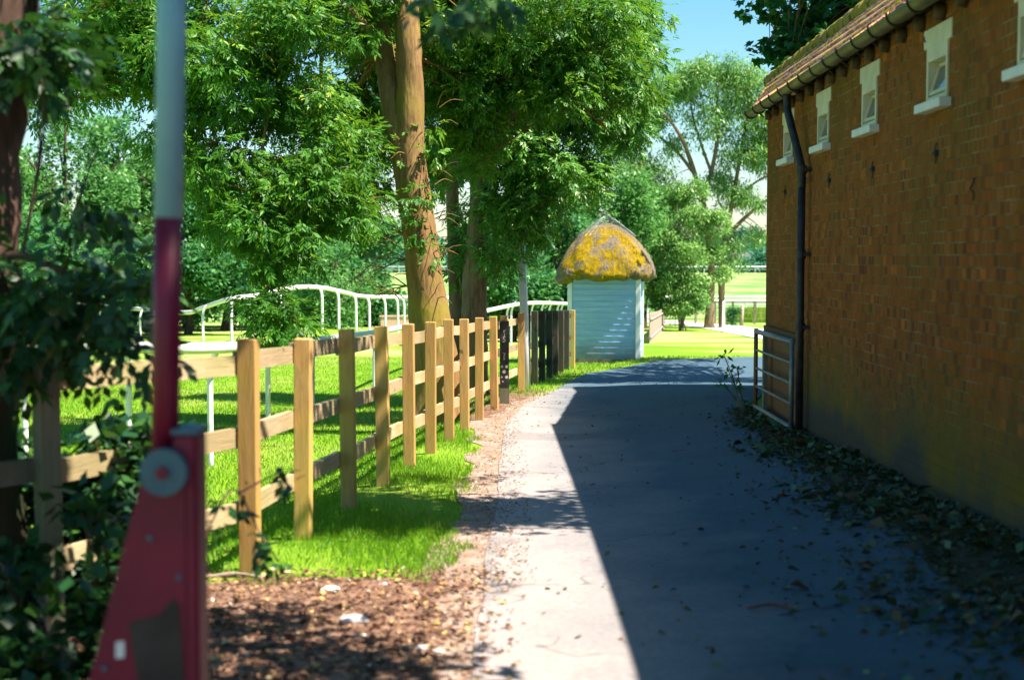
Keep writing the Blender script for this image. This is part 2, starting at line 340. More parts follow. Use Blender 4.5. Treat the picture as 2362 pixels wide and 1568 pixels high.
strip('bare_earth',[(-3.6,-6),(-3.2,3),(-2.6,5),(-1.8,6.6),(-1.2,7.05)],[(-.1,-6),(-.2,3),(-.25,5),(-.3,6.4),(-.35,7.0)],.010,M['soil'],nx=12,step=.2,jit=.1)
strip('wall_foot_soil',[(1.9,-3),(1.86,3),(1.98,5.2),(1.9,6.4),(2.08,7.4),(2.02,8.6),(2.15,10),(2.1,11.5),(2.26,13),(2.3,14.2),(2.5,15)],[(2.37,-3),(2.46,3),(2.5,5.2),(2.51,6.4),(2.53,7.4),(2.55,8.6),(2.57,10),(2.6,11.5),(2.62,13),(2.63,14.2),(2.64,15)],.021,M['darksoil'],nx=8,step=.1,jit=.03)
strip('earth_patch',[(-.75,16.8),(-.85,18.6),(-.62,20.8),(-.3,22.4)],[(-.2,16.8),(-.1,18.6),(.2,20.6),(.45,22)],.011,M['soil'],nx=6,step=.3,jit=.08)
nr=[gnd(x,y) for x,y in((1480,744),(1560,748),(1640,761),(1700,772),(1760,784),(1900,812))]
fr=[gnd(x,y) for x,y in((1480,739),(1560,741),(1640,747),(1700,752),(1760,760),(1900,772))]
strip('path',nr,fr,.03,M['track'],nx=6,step=1.5)
# ------------------------------------------------------------ foliage machinery
def unit(a): return a/np.maximum(np.linalg.norm(a,axis=-1,keepdims=True),1e-9)
def leafquads(c,d,s,Ln,Wd,fold=.0):
    "c base (n,3), d direction, s side; returns V,F(quads)"
    n=len(c); Ln=np.broadcast_to(np.asarray(Ln,float),(n,))[:,None]; Wd=np.broadcast_to(np.asarray(Wd,float),(n,))[:,None]
    up=np.cross(d,s)
    V=np.stack([c,c+d*Ln*.45+s*Wd*.5+up*Wd*fold,c+d*Ln,c+d*Ln*.45-s*Wd*.5+up*Wd*fold],1).reshape(-1,3)
    return V,np.arange(4*n).reshape(n,4)
def sph(n): return unit(RNG.normal(0,1,(n,3)))
def clusters_in(blobs,spacing=.0):
    C=[]
    for b in blobs:
        vx,vy,Y,rx,ry,rz,n=b; c=np.array(Pt(vx,vy,Y)); p=sph(n)*(RNG.random((n,1))**.42)*np.array([rx,ry,rz])+c; C.append(p)
    return np.concatenate(C)
def wblobs(bl):
    return np.concatenate([sph(n)*(RNG.random((n,1))**.42)*np.array([rx,ry,rz])+np.array([x,y,z]) for x,y,z,rx,ry,rz,n in bl])
def ash_crown(C,rad,per,parent,mat,ll=.085,lw=.026,name='crown',droop=.6,pairs=4):
    n=len(C)*per; cen=np.repeat(C,per,0); tone=np.repeat(RNG.normal(0,.13,len(C)),per)
    off=sph(n)*(RNG.random((n,1))**.5)*rad*np.array([1,1,.75]); base=cen+off
    r=unit(off/rad+sph(n)*.8+np.array([0,0,-droop])); s=unit(np.cross(r,sph(n)*.5+np.array([0,0,1.])))
    Ls=RNG.uniform(.6,1.15,n)*ll*2.6
    Vs=[];tn=[]
    for k_ in range(pairs):
        t=.25+.7*k_/pairs
        for sg in(-1,1):
            d=unit(r*.75+s*sg*.8+np.array([0,0,-.25])+RNG.normal(0,.12,(n,3))); b=base+r*(Ls*t)[:,None]
            side=unit(np.cross(np.cross(d,s*sg+RNG.normal(0,.3,(n,3))),d)); v,_=leafquads(b,d,side,ll*RNG.uniform(.8,1.15,n),lw*RNG.uniform(.8,1.2,n)); Vs.append(v.reshape(n,4,3)); tn.append(tone)
    v,_=leafquads(base+r*Ls[:,None]*.9,r,s,ll,lw); Vs.append(v.reshape(n,4,3)); tn.append(tone)
    V=np.concatenate(Vs).reshape(-1,3); tt=np.concatenate(tn)+RNG.random(len(V)//4)*.75+.1
    return obj(name,V,np.arange(len(V)).reshape(-1,4),mat,parent,rnd=np.clip(tt,0,1))
def leaf_crown(C,rad,per,parent,mat,ll=.1,lw=.07,name='crown',droop=.2,flat=.7):
    n=len(C)*per; cen=np.repeat(C,per,0); tone=np.repeat(RNG.normal(0,.16,len(C)),per)
    off=sph(n)*(RNG.random((n,1))**.5)*rad*np.array([1,1,flat]); d=unit(off/rad*.6+sph(n)+np.array([0,0,-droop])); s=unit(np.cross(d,sph(n)*.6+np.array([0,0,1.])))
    V,F=leafquads(cen+off,d,s,ll*RNG.uniform(.6,1.3,n),lw*RNG.uniform(.6,1.3,n),.12)
    return obj(name,V,F,mat,parent,rnd=np.clip(tone+RNG.random(n)*.8+.1,0,1))
def lobed_crown(C,rad,per,parent,mat,sz=.14,name='crown',droop=.5,lobes=5):
    n=len(C)*per; cen=np.repeat(C,per,0); off=sph(n)*(RNG.random((n,1))**.5)*rad*np.array([1,1,.7])
    d=unit(sph(n)*.8+np.array([0,0,-droop])); s=unit(np.cross(d,sph(n)*.5+np.array([0,0,1.]))); b=cen+off; Vs=[]
    S=sz*RNG.uniform(.6,1.2,n)
    for a,l in zip(np.linspace(-1.35,1.35,lobes),([.7,.95,1.1,.95,.7] if lobes==5 else [.8,1.1,.8])):
        dd=d*math.cos(a)+s*math.sin(a); ss=s*math.cos(a)-d*math.sin(a); v,_=leafquads(b,dd,ss,S*l,S*.55,.05); Vs.append(v.reshape(n,4,3))
    V=np.concatenate(Vs).reshape(-1,3); rn=np.tile(RNG.random(n),lobes)
    return obj(name,V,np.arange(len(V)).reshape(-1,4),mat,parent,rnd=rn)
def barky(seed,amp=.08,n=14):
    q=np.random.default_rng(seed).random((400,n))*2-1
    return lambda i,k_: 1+amp*q[i//2%400,k_]+amp*.5*q[(i+7)%400,k_]
def limbs(mb,paths,n=14,seed=1,amp=.06):
    for i,(P,r0,r1) in enumerate(paths):
        S=spline(P,7); m=len(S); rr=[r0+(r1-r0)*(j/(m-1))**.8 for j in range(m)]
        if r0>.1 and i==0: rr=[r*(1+.55*math.exp(-j/2.2)) for j,r in enumerate(rr)]
        mb.tube(S,rr,n if r0>.06 else 6,prof=barky(seed+i,amp,n) if r0>.06 else None)
def twigs(mb,paths,C,frac=1,r=.012,seed=3,sag=.15,rmax=.03):
    nodes=np.array([p for P,_,_ in paths for p in spline(P,5)])
    for c in C:
        if random.random()>frac: continue
        d=np.linalg.norm(nodes-c,axis=1)+np.maximum(nodes[:,2]-c[2],0)*.2; a=nodes[d.argmin()]
        ln=np.linalg.norm(c-a); m_=(a+c)/2+np.array([random.uniform(-1,1),random.uniform(-1,1),random.uniform(.1,1)])*ln*sag
        mb.tube(spline([a,m_,c],4),[min(rmax,r*(1+ln*.5))*(1-.8*j/8) for j in range(9)],5,cap=False)
# ------------------------------------------------------------ ash tree by the fence
tA=thing('ash_tree','large ash tree with forked brown trunk behind the fence, second limb rising left','tree',(-.92,17,float(G(-.92,17))))
base=tuple(tA.location)
pA=[([(base[0]-.02,17,base[2]-.15),Pt(1005,850,17),Pt(985,690,17),Pt(963,500,17),Pt(942,340,17),Pt(930,260,17)],.33,.13),
    ([Pt(957,490,17),Pt(945,340,17),Pt(945,200,17),Pt(940,60,17),Pt(930,-120,17.3),Pt(900,-400,17.5)],.2,.12),
    ([Pt(950,460,17),Pt(928,340,17),Pt(905,240,17.1),Pt(885,120,17.3),Pt(865,-20,17.6),Pt(820,-300,18)],.18,.09),
    ([Pt(885,120,17.3),Pt(840,60,17),Pt(770,-10,16.7),Pt(650,-120,16)],.07,.03),
    ([Pt(930,-60,17.2),Pt(1050,-130,17.5),Pt(1250,-160,18),Pt(1400,-120,18)],.09,.03),
    ([Pt(865,-20,17.6),Pt(700,-80,17),Pt(500,-100,16.4),Pt(300,-60,16)],.08,.03),
    ([Pt(700,-80,17),Pt(690,80,16.4),Pt(620,260,16),Pt(600,450,15.8),Pt(620,640,15.6)],.035,.01),
    ([Pt(770,-10,16.7),Pt(740,150,16.6),Pt(760,320,16.5),Pt(745,480,16.4),Pt(700,620,16.2)],.03,.01),
    ([Pt(500,-100,16.4),Pt(470,40,16.3),Pt(440,160,16.2),Pt(500,330,16)],.03,.01),
    ([Pt(1250,-160,18),Pt(1290,60,18.5),Pt(1330,220,18.5),Pt(1400,300,18.5)],.03,.01)]
mb=MB(); limbs(mb,pA,14,5,.05)
bl=[(480,30,16,1.1,1.3,.55,18),(300,-40,16,1.2,1.2,.5,11),(640,60,16.5,.8,1.2,.6,22),(760,-20,17,.8,1.2,.6,22),(900,-170,17,1.2,1.4,.4,16),
 (560,220,16,.5,1,.4,9),(680,240,16.3,.5,1,.5,16),(800,300,16.6,.32,.8,.45,9),(500,380,16,.35,.8,.4,8),(450,160,16,.4,.6,.3,6),(180,190,16.4,.5,.6,.25,7),(620,400,16,.6,.9,.45,20),(740,420,16.2,.45,.9,.4,13),
 (570,500,15.8,.35,.7,.25,9),(660,560,15.8,.3,.5,.3,7),(800,480,16.3,.35,.7,.3,9),(620,600,15.7,.15,.3,.15,3),
 (600,705,15.5,.22,.3,.06,4),(660,745,15.4,.22,.3,.07,4),(830,60,17.5,.3,.4,.4,6),(1060,-40,18.2,.3,.6,.25,6),(60,260,16,.5,.6,.2,4),(400,240,16,.3,.6,.2,5),(380,90,16,.5,.6,.3,10),(1070,200,18.2,.35,.5,.5,18),(1050,80,18.6,.3,.5,.4,10),(1090,330,18.6,.3,.5,.4,10),(840,150,18.8,.35,.4,.45,11),(835,270,18.8,.3,.4,.4,10),(860,20,18.6,.4,.4,.3,9),(935,10,18.6,.3,.3,.3,6),(840,420,18.6,.2,.3,.3,5),(400,330,16.3,.35,.6,.25,6),(330,60,16.2,.6,.8,.4,8),(220,140,16.5,.5,.8,.3,6),(1120,330,19.5,.25,.4,.3,5),
 (1100,40,18,.8,1.2,.6,24),(1250,30,18.2,.9,1.3,.6,30),(1400,60,18.6,.6,1,.6,17),(1150,160,18.2,.6,1,.5,18),(1300,190,18.4,.7,1,.5,22),(1440,190,18.8,.4,.8,.4,8),
 (300,150,16,.8,.9,.35,9),(200,60,16.5,.8,1,.4,12),(880,330,16.9,.12,.3,.2,2)]
CA=clusters_in(bl); twigs(mb,pA[3:],CA,.7)
# epicormic twigs on the trunk
for i in range(24):
    t=random.random(); p=np.array(Pt(955+25*random.random(),random.uniform(220,700),16.85)); 
    sx=random.choice([-1,1,1]); p[0]+=sx*.2; q=p+np.array([sx*random.uniform(.1,.3),random.uniform(-.3,.1),random.uniform(-.12,.2)])
    mb.tube(spline([p,(p+q)/2+np.array([0,0,.05]),q],3),[.008,.007,.006,.005,.004,.003,.002],4,cap=False)
for (sx_,sy_) in((935,600),(938,660),(925,480),(930,540)):
    p=np.array(Pt(sx_,sy_,17))
    for i in range(4):
        m1=p+np.array([-random.uniform(.15,.3),random.uniform(-.15,.15),random.uniform(-.12,.15)]); mb.tube([p,(p+m1)/2+np.array([0,0,.02]),m1],[.009,.007,.005],4,cap=False)
        for j in range(4):
            q=m1+np.array([-random.uniform(.08,.38),random.uniform(-.2,.2),random.uniform(-.28,.12)]); mb.tube(spline([m1,(m1+q)/2+np.array([random.uniform(-.04,.04),0,random.uniform(-.03,.05)]),q],3),[.005,.0045,.004,.0035,.003,.002,.0015],4,cap=False)
mb.build('trunk',M['bark'],tA,True)
ash_crown(CA,.3,46,tA,M['ash'])
iv=clusters_in([(975,520,16.75,.18,.12,.55,6),(985,330,16.8,.12,.1,.3,2)]); ash_crown(iv,.16,12,tA,M['ash2'],name='ivy_growth',ll=.07)
tB=thing('ash_tree','thinner grey ash trunk right of the forked trunk, pale leaves reaching the sky','tree',(-.62,22,float(G(-.62,22))))
b=tuple(tB.location)
pB=[([(b[0],22,b[2]-.1),Pt(1092,800,22),Pt(1095,650,22),Pt(1105,500,22),Pt(1112,350,22),Pt(1130,150,22),Pt(1150,-150,22)],.24,.12),
    ([Pt(1110,380,22),Pt(1180,250,22),Pt(1290,140,22),Pt(1420,40,22)],.06,.025),
    ([Pt(1130,200,22),Pt(1220,330,21.6),Pt(1280,420,21.4)],.04,.015),
    ([Pt(1150,100,22),Pt(1280,-60,22),Pt(1450,-140,22)],.05,.02),
    ([Pt(1060,900,22.4),Pt(1052,700,22.5),Pt(1045,500,22.5),Pt(1035,250,22.6),Pt(1010,-100,22.8)],.14,.08)]
mb=MB(); limbs(mb,pB,14,25,.05)
bl=[(1200,60,22,1.0,1.4,.6,26),(1350,40,22,.8,1.3,.6,26),(1440,110,22,.5,1,.45,14),(1210,210,21.8,.7,1,.5,24),(1340,240,21.8,.65,1,.5,24),(1440,260,22,.4,.8,.35,9),
 (1180,340,21.5,.45,.8,.4,14),(1270,380,21.4,.5,.8,.38,16),(1360,380,21.6,.3,.7,.3,7),(1160,470,21.6,.4,.6,.3,10),(1230,500,21.3,.3,.5,.25,6),(1170,580,21.4,.22,.4,.2,3),(1010,150,23,.8,1,.8,26),(1030,300,23,.6,.8,.7,16),(880,250,23,.7,.8,.8,16),(1020,420,23,.3,.6,.5,6),(1470,30,22,.35,.6,.3,6),(1075,560,22.3,.15,.3,.6,5)]
CB=clusters_in(bl); twigs(mb,pB[1:],CB,.7)
mb.build('trunk',M['bark2'],tB,True); ash_crown(CB,.34,50,tB,M['ash2'],ll=.1,lw=.032)
# ------------------------------------------------------------ near tree at the left edge, shrub, bramble
tN=thing('ivy_tree','dark ivy-clad tree trunk at the left edge, its leaves hanging over the fence','tree',(-2.5,5.9,0))
pN=[([(-2.5,5.95,-.1),(-2.42,5.9,1.2),(-2.33,5.9,2.2),(-2.18,5.9,3.4),(-2.0,5.9,5),(-1.6,5.6,7)],.38,.26),
    ([(-2.1,5.9,3.6),(-1.2,5.6,4.4),(-.2,5.4,4.6),(.8,6.2,4.9),(2.3,7.6,5.2)],.08,.02),([(-2.2,5.9,3),(-1.6,5.0,3.4),(-1.1,4.6,3.1)],.04,.015),([(-2.4,5.9,1.2),(-2.0,5.6,1.6),(-1.55,5.5,1.45)],.03,.01)]
mb=MB(); limbs(mb,pN,14,40,.08)
cn=clusters_in([(150,640,5.6,.22,.25,.10,4),(240,745,5.6,.18,.25,.06,4),(90,770,5.7,.18,.2,.07,2),(310,640,5.5,.1,.15,.1,2),(60,830,5.8,.1,.2,.05,1),
 (90,90,5.6,.06,.2,.12,2),(40,60,5.7,.12,.3,.2,5),(1030,-10,5.3,.1,.1,.02,1),(40,640,5.8,.12,.2,.2,5),(310,790,5.4,.1,.1,.02,1),(250,480,5.6,.12,.2,.06,1)])
co=wblobs([(-2.9,6,5.9,1.8,1.6,1.0,36),(-2.2,3.5,6.0,2.0,1.6,.9,34),(-3.6,2.0,5.4,1.8,2,1.3,34),(-1.6,.6,6.4,2.2,2,.8,40),(1.0,-1.5,6.8,2.2,2.2,.8,40),(3.6,-4,7,2.2,2.5,1,40),(-1,-5,7,3,2.5,1.2,50),
 (2.6,7.7,5.0,1.1,.65,.2,26),(1.9,8.3,5.4,.8,1.0,.3,40),(3.1,8.2,5.3,.7,.7,.2,22),(2.4,9.6,5.6,.8,.25,.1,6),(2.7,1.8,6.6,1.2,.8,1.7,75),(.7,4.3,5.3,1.1,.45,.9,30),(.85,5.25,3.5,.45,.2,.08,6),(1.5,4.6,3.8,.5,.25,.1,7)])  # includes unseen leaf blobs added overhead to shade barrier, shrub and road
twigs(mb,pN[1:],cn,.6,.006); mb.build('trunk',M['bark3'],tN,True)
ash_crown(np.concatenate([cn]),.15,15,tN,M['ivy'],ll=.075,lw=.036,name='low_leaves',pairs=3)
leaf_crown(co,.45,60,tN,M['ivy'],.13,.08,'crown')
tS=thing('ivy_shrub','dense dark green shrub growing through the fence beside the red barrier','shrub',(-1.9,5.6,.0))
cs=np.concatenate([clusters_in([(0,1070,6.3,.35,.25,.22,14),(230,1090,6.3,.2,.25,.18,15),(150,1250,6.3,.35,.25,.35,34),(40,1450,5.9,.35,.2,.3,26),(270,1320,6.2,.2,.25,.3,20),(250,1520,6.0,.2,.2,.25,16),(320,1000,6.4,.14,.2,.1,5),(340,1180,6.3,.12,.2,.2,8),
   (30,1330,5.2,.1,.15,.14,6),(200,1420,5.3,.08,.12,.2,6),(40,1540,5.1,.15,.15,.12,9),(210,1180,5.4,.05,.1,.1,3)]),wblobs([(-2.9,6.4,.4,.8,.6,.5,30)])])
cs=cs[cs[:,2]>.03]
mb=MB(); 
for c in cs[::2]: 
    g=np.array([c[0]*.9-.2,c[1]+.1,float(G(c[0],c[1]))-.03]); mb.tube(spline([g,(g+c)/2+np.array([.05,0,.05]),c],3),[.008]*4+[.005]*3,4,cap=False)
mb.build('stems',M['bark3'],tS); leaf_crown(cs,.13,26,tS,M['ivy'],.085,.062,'leaves')
tR=thing('bramble_stem','thin arching bramble stem with dark leaves in front of the first fence post','plant',(*gnd(500,1500),0))
mb=MB(); Bp=[Pt(440,1330,5.0),Pt(500,1180,5.2),Pt(545,1130,5.3),Pt(600,1230,5.25),Pt(640,1290,5.2)]; B2=[Pt(545,1140,5.3),Pt(600,1110,5.35),Pt(650,1085,5.4)]
B3=[(-1.25,4.9,0.03),Pt(440,1330,5.0)]
for q in(Bp,B2,B3): mb.tube(spline(q,5),.004,5)
mb.build('stem',M['twig'],tR)
cb=np.array([Pt(590,1235,5.25),Pt(560,1180,5.3),Pt(620,1260,5.2),Pt(520,1160,5.25),Pt(650,1085,5.4),Pt(600,1290,5.2),Pt(660,1120,5.4),Pt(500,1210,5.1),Pt(635,1300,5.2)])
leaf_crown(cb,.035,8,tR,M['ivy'],.07,.03,'leaves',droop=.8)
# ------------------------------------------------------------ background trees
def bgtree(name,label,cat,vx,vy_top,Y,halfw,mat,nc,per,ll=.28,rad=.9,lowv=None,group=None,trunk=True,barkm='bark3',flatlow=.0,seed=0):
    x,_,zt=Pt(vx,vy_top,Y); g=float(G(x,Y)); h=zt-g; t=thing(name,label,cat,(x,Y,g),group)
    mb=MB(); P=[([(x,Y,g-.2),(x+.1,Y,g+h*.25),(x-.1,Y,g+h*.55),(x,Y,g+h*.85)],.05*h**.7+.04,.04)]
    for i in range(6):
        a=random.uniform(0,6.28); z0=g+h*random.uniform(.2,.5); P.append(([(x,Y,z0),(x+math.cos(a)*halfw*.4,Y+math.sin(a)*halfw*.4,z0+h*.18),(x+math.cos(a)*halfw*.75,Y+math.sin(a)*halfw*.6,z0+h*.35)],.02*h**.7+.01,.015))
    limbs(mb,P,8,seed,.05); mb.build('trunk',M[barkm],t,True)
    # lumpy crown: points on several lobes, thinned inside
    nl=11; C=[]
    for i in range(nl):
        a=random.uniform(0,6.28); zz=random.uniform(.12,.86); w=halfw*(1-((zz-.42)/.62)**2)**.5 if abs((zz-.42)/.62)<1 else .1
        r_=w*random.uniform(.35,.75); c=np.array([x+math.cos(a)*r_,Y+math.sin(a)*r_*.8,g+h*zz]); rr=random.uniform(.28,.42)*halfw
        q=sph(nc//nl)*(RNG.random((nc//nl,1))**.3)*np.array([rr,rr,rr*.85*min(1.6,h/halfw/1.6)])+c; C.append(q)
    C=np.concatenate(C); C=C[(C[:,2]>g+.15)&(C[:,2]<g+h)]
    leaf_crown(C,rad,per,t,M[mat],ll,ll*.62,'crown')
    return t
grpH='trees along the far side of the racecourse lawn'
for i,(vx,vt,Y,hw,mt,lb) in enumerate([(-60,230,62,4.0,'back2','leafy tree at the far left edge beyond the white rails'),(150,190,66,4.2,'back2','tall bright green tree behind the lawn, left of the red and white pole'),
   (330,215,72,4.4,'back','tree directly behind the red and white barrier pole'),(520,330,66,4.0,'back','dark rounded tree right of the barrier pole, beyond the lawn'),
   (690,420,72,4.0,'back','dark tree behind the hanging ash branch'),(-60,330,55,4.0,'back','dark leafy tree low at the left edge behind the near trunk'),(430,300,70,4.0,'back2','tree filling the gap just right of the barrier pole'),(800,470,74,3.4,'back','small dark tree left of the forked trunk'),(430,560,60,3.0,'back','low dark bush under the trees behind the dipping rail'),(60,520,58,3.2,'back','low dark bush behind the leftmost white rail'),(240,540,60,3.2,'back','low dark bush behind the rail between the left trunk and the barrier pole')]):
    bgtree('hedge_tree',lb,'tree',vx,vt,Y,hw,mt,560 if vt<500 else 260,44,.25,.62,group=grpH,seed=i*9)
bgtree('lime_bush','light green rounded bush above the arched white rail','bush',775,568,56,2.1,'back2',150,50,.17,.4,seed=60)
for i,(vx,vt,Y,hw,mt,lb) in enumerate([(1150,480,54,2.4,'back','dark tree just right of the grey trunk, behind the white pole'),(1260,420,57,2.6,'back','shaded green tree between white pole and thatched hut'),
   (1375,360,63,3.0,'back2','green tree rising behind the thatched hut roof'),(1480,395,70,2.8,'back','dark green tree directly right above the thatched roof'),(1330,600,50,1.7,'back','low dark bush behind the white hoop rails left of the hut'),(1180,620,50,1.7,'back','low dark bush behind the hoop rails beside the white pole')]):
    bgtree('field_tree',lb,'tree',vx,vt,Y,hw,mt,480 if vt<500 else 200,44,.21,.5,group='trees behind the thatched hut',seed=100+i*9)
# pale willow with open limbs
wY=70; wx,_,_=Pt(1650,620,wY); wg=float(G(wx,wY))
tW=thing('willow_tree','tall airy pale green willow with bare limbs showing, between hut and brick building','tree',(wx,wY,wg))
pW=[([(wx-.3,wY,wg-.2),Pt(1640,600,wY),Pt(1622,470,wY),Pt(1640,400,wY),Pt(1655,300,wY),Pt(1650,180,wY)],.2,.06),
 ([Pt(1622,480,wY),Pt(1595,380,wY),Pt(1560,300,wY-1),Pt(1500,230,wY-1)],.16,.05),([Pt(1600,400,wY),Pt(1560,350,wY),Pt(1500,300,wY+1),Pt(1450,260,wY+1)],.1,.04),
 ([(wx+.4,wY+.5,wg-.2),Pt(1665,600,wY),Pt(1682,500,wY),Pt(1700,400,wY),Pt(1720,280,wY),Pt(1730,180,wY)],.18,.05),
 ([Pt(1680,540,wY),Pt(1720,500,wY),Pt(1765,465,wY),Pt(1830,420,wY)],.12,.05),([Pt(1690,480,wY),Pt(1730,430,wY),Pt(1780,400,wY)],.09,.04),
 ([Pt(1500,520,wY),Pt(1490,430,wY),Pt(1470,350,wY),Pt(1440,300,wY)],.1,.04),([Pt(1640,400,wY),Pt(1600,280,wY),Pt(1590,200,wY)],.08,.03)]
mb=MB(); limbs(mb,pW,10,70,.05)
bl=[(1600,190,wY,1.5,1.6,1.0,30),(1690,180,wY,1.4,1.5,1.0,32),(1650,270,wY,1.5,1.6,1.0,28),(1740,270,wY,1.1,1.4,1.0,24),(1510,250,wY,1.2,1.4,.9,20),(1430,320,wY,1.2,1.3,1.0,18),(1570,330,wY,1.0,1.2,.7,10),(1700,350,wY,1.3,1.3,.9,22),(1650,410,wY,.8,1,.6,9),(1760,370,wY,.8,1,.8,12),(1470,430,wY,1.1,1.2,1.0,16),(1560,480,wY,1.0,1,.8,14),(1730,470,wY,.7,.8,.4,6),(1690,580,wY,.6,.7,.8,12),(1800,300,wY,1,1,1.2,16),(1620,170,wY,1.2,1.4,.7,20),(1540,210,wY,1.1,1.2,.8,22),(1720,210,wY,1.2,1.4,.9,24),(1450,380,wY,1.3,1.3,1.1,26),(1400,300,wY,1.2,1.2,1,16),(1520,400,wY,.9,1.1,.7,9),(1690,440,wY,1.2,1,.8,18),(1740,540,wY,.5,.8,.5,6),(1620,520,wY,1.2,1,.8,18),(1750,320,wY,.8,1,.8,14),(1840,420,wY,1,1,1,12)]
CW=clusters_in(bl); twigs(mb,pW,CW,.8,.02,rmax=.05); mb.build('trunk',M['bark2'],tW,True)
leaf_crown(CW,.62,75,tW,M['willow'],.26,.075,'crown',droop=.9,flat=.8)
tU=thing('willow_bush','tall sunlit pale green bush just right of the thatched hut','bush',(*Pt(1580,730,66)[:2],float(G(8,66))))
bl=[(1560,470,46,.7,.8,.5,20),(1610,510,45,.7,.8,.5,22),(1530,560,45,.6,.8,.7,24),(1590,590,44.5,.75,.8,.6,30),(1640,580,45,.45,.6,.45,14),(1560,660,44.5,.65,.7,.55,28),(1610,660,44.6,.4,.5,.4,10),(1520,680,45.5,.5,.6,.6,22),(1560,715,44.6,.6,.5,.22,22),(1600,700,44.6,.45,.5,.25,16),(1510,640,45,.6,.6,.7,26),(1580,450,46,.9,.8,.5,24),(1650,520,45,.5,.6,.5,14),(1660,640,45,.3,.4,.35,8)]
bl=[(a,b_-8,66+(c-45)*1.3,d*1.34,e*1.3,f*1.3,int(g*1.15)) for a,b_,c,d,e,f,g in bl]+[(1560,705,65.5,1.2,.8,.35,26)]
CU=clusters_in(bl); CU=CU[CU[:,2]>G(CU[:,0],CU[:,1])+.05]; mb=MB(); u0=tuple(tU.location)
for i in range(9):
    c=CU[i*11]; mb.tube(spline([(u0[0]+random.uniform(-.3,.3),u0[1],u0[2]-.1),((u0[0]+c[0])/2,66,(u0[2]+c[2])/2),tuple(c)],5),[.03]*4+[.022]*4+[.015]*3,6)
mb.build('stems',M['bark2'],tU); leaf_crown(CU,.4,90,tU,M['bush'],.18,.07,'leaves',droop=.6)
# sycamore behind the building
sx,sy=7.2,24.; sg=float(G(sx,sy)); tC=thing('sycamore_tree','dark broad-leaved tree reaching over the tiled roof','tree',(sx,sy,sg))
pC=[([(sx,sy,sg-.1),(sx,sy,2.5),(sx-.2,sy,5),(sx-.3,sy,8)],.3,.15),([(sx-.1,sy,4),(6.2,23.4,5.6),(5.2,23,6.4),(4.7,22.8,6.3)],.1,.03),([(sx-.1,sy,5),(5.8,22.8,7.4),(4.6,22.6,8.4)],.08,.03),([(sx,sy,4.5),(8.4,23,6.2),(9.5,22.5,7)],.1,.03)]
mb=MB(); limbs(mb,pC,10,90,.05)
bl=[(1790,20,23.5,.45,.7,.35,9),(1800,95,23.5,.35,.5,.28,7),(1880,60,23.6,.6,.8,.5,18),(1970,20,23.6,.7,.9,.6,32),(1810,150,23.3,.25,.4,.12,4),(1870,130,23.5,.45,.6,.25,12),(1960,110,23.8,.6,.7,.35,20)]
CC=clusters_in(bl); Co=wblobs([(6.8,23.8,8.2,2.3,2.4,1.5,80),(5.2,23.6,7.6,1.2,1.6,.7,22),(8.4,23.8,7.2,1.6,2,1.2,40),(6.4,24,5.2,1.2,2.2,.7,26),(7.2,28,5.6,1.2,1.4,.7,26),(7.0,31.3,5.9,1.0,1.0,.7,10),(6.4,31.6,6.5,.6,.8,.6,6),(6.1,26,5.4,.6,1.5,.5,16),(8.2,30.5,7.0,1.2,1.2,.8,24),(5.6,24.6,9.4,1.8,1.6,1,26)])  # includes hidden clusters added to shade the hut and road bend
twigs(mb,pC[1:],np.concatenate([CC,Co]),.8,.012); mb.build('trunk',M['bark3'],tC,True); lobed_crown(np.concatenate([CC,Co]),.36,15,tC,M['syc'],.17)
# far hedge, trees and house
for i,(vx,vt,Y,hw,lb) in enumerate([(1690,528,330,8,'far blue-green tree at the right end of the horizon gap, just right of the willow'),(1745,543,350,9,'far dark tree on the skyline beside the brick corner'),(1775,566,300,6.5,'rounded far green tree in front of the dark skyline tree'),(900,540,340,9,'far bluish tree seen between lime bush and big trunk'),(850,552,360,10,'far tree just left of the big trunk behind the lime bush')]):
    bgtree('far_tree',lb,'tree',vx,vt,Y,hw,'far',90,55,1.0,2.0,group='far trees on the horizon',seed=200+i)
hb=MB(); C=np.stack([RNG.uniform(-60,90,900),RNG.uniform(268,274,900),RNG.uniform(-1.4,-.1,900)],1)
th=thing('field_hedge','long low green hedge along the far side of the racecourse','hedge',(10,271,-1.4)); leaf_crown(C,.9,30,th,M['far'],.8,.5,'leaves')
C2=np.stack([RNG.uniform(-500,500,700),RNG.uniform(520,560,700),RNG.uniform(-1,12,700)*RNG.random(700)**.5],1)
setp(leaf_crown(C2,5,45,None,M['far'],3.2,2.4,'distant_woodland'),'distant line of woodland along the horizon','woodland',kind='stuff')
th=thing('white_house','pale far house with low roofs half hidden by trees on the horizon','house',(*Pt(1700,611,300)[:2],-1.3))
hx,hy,hz=tuple(th.location); mb=MB(); mb.box((hx,hy,hz+1.4),(5,4,2.8)); mb.box((hx+3.6,hy-.5,hz+.9),(2.4,3,1.8)); mb.build('wall',M['house'],th)
mb=MB(); mb.prism([(hx-2.7,hz+2.81),(hx+2.7,hz+2.81),(hx+1.8,hz+3.7),(hx-1.8,hz+3.7)],hy-2.2,hy+2.2); mb.prism([(hx+2.52,hz+1.81),(hx+5,hz+1.81),(hx+4.3,hz+2.5),(hx+2.52,hz+2.5)],hy-2.1,hy+1.1); mb.build('roof',M['roofg'],th)
for dx in(-1.5,0,1.5): MB().box((hx+dx,hy-2.02,hz+1.5),(.7,.06,.9)).build('window',M['stain'],th)
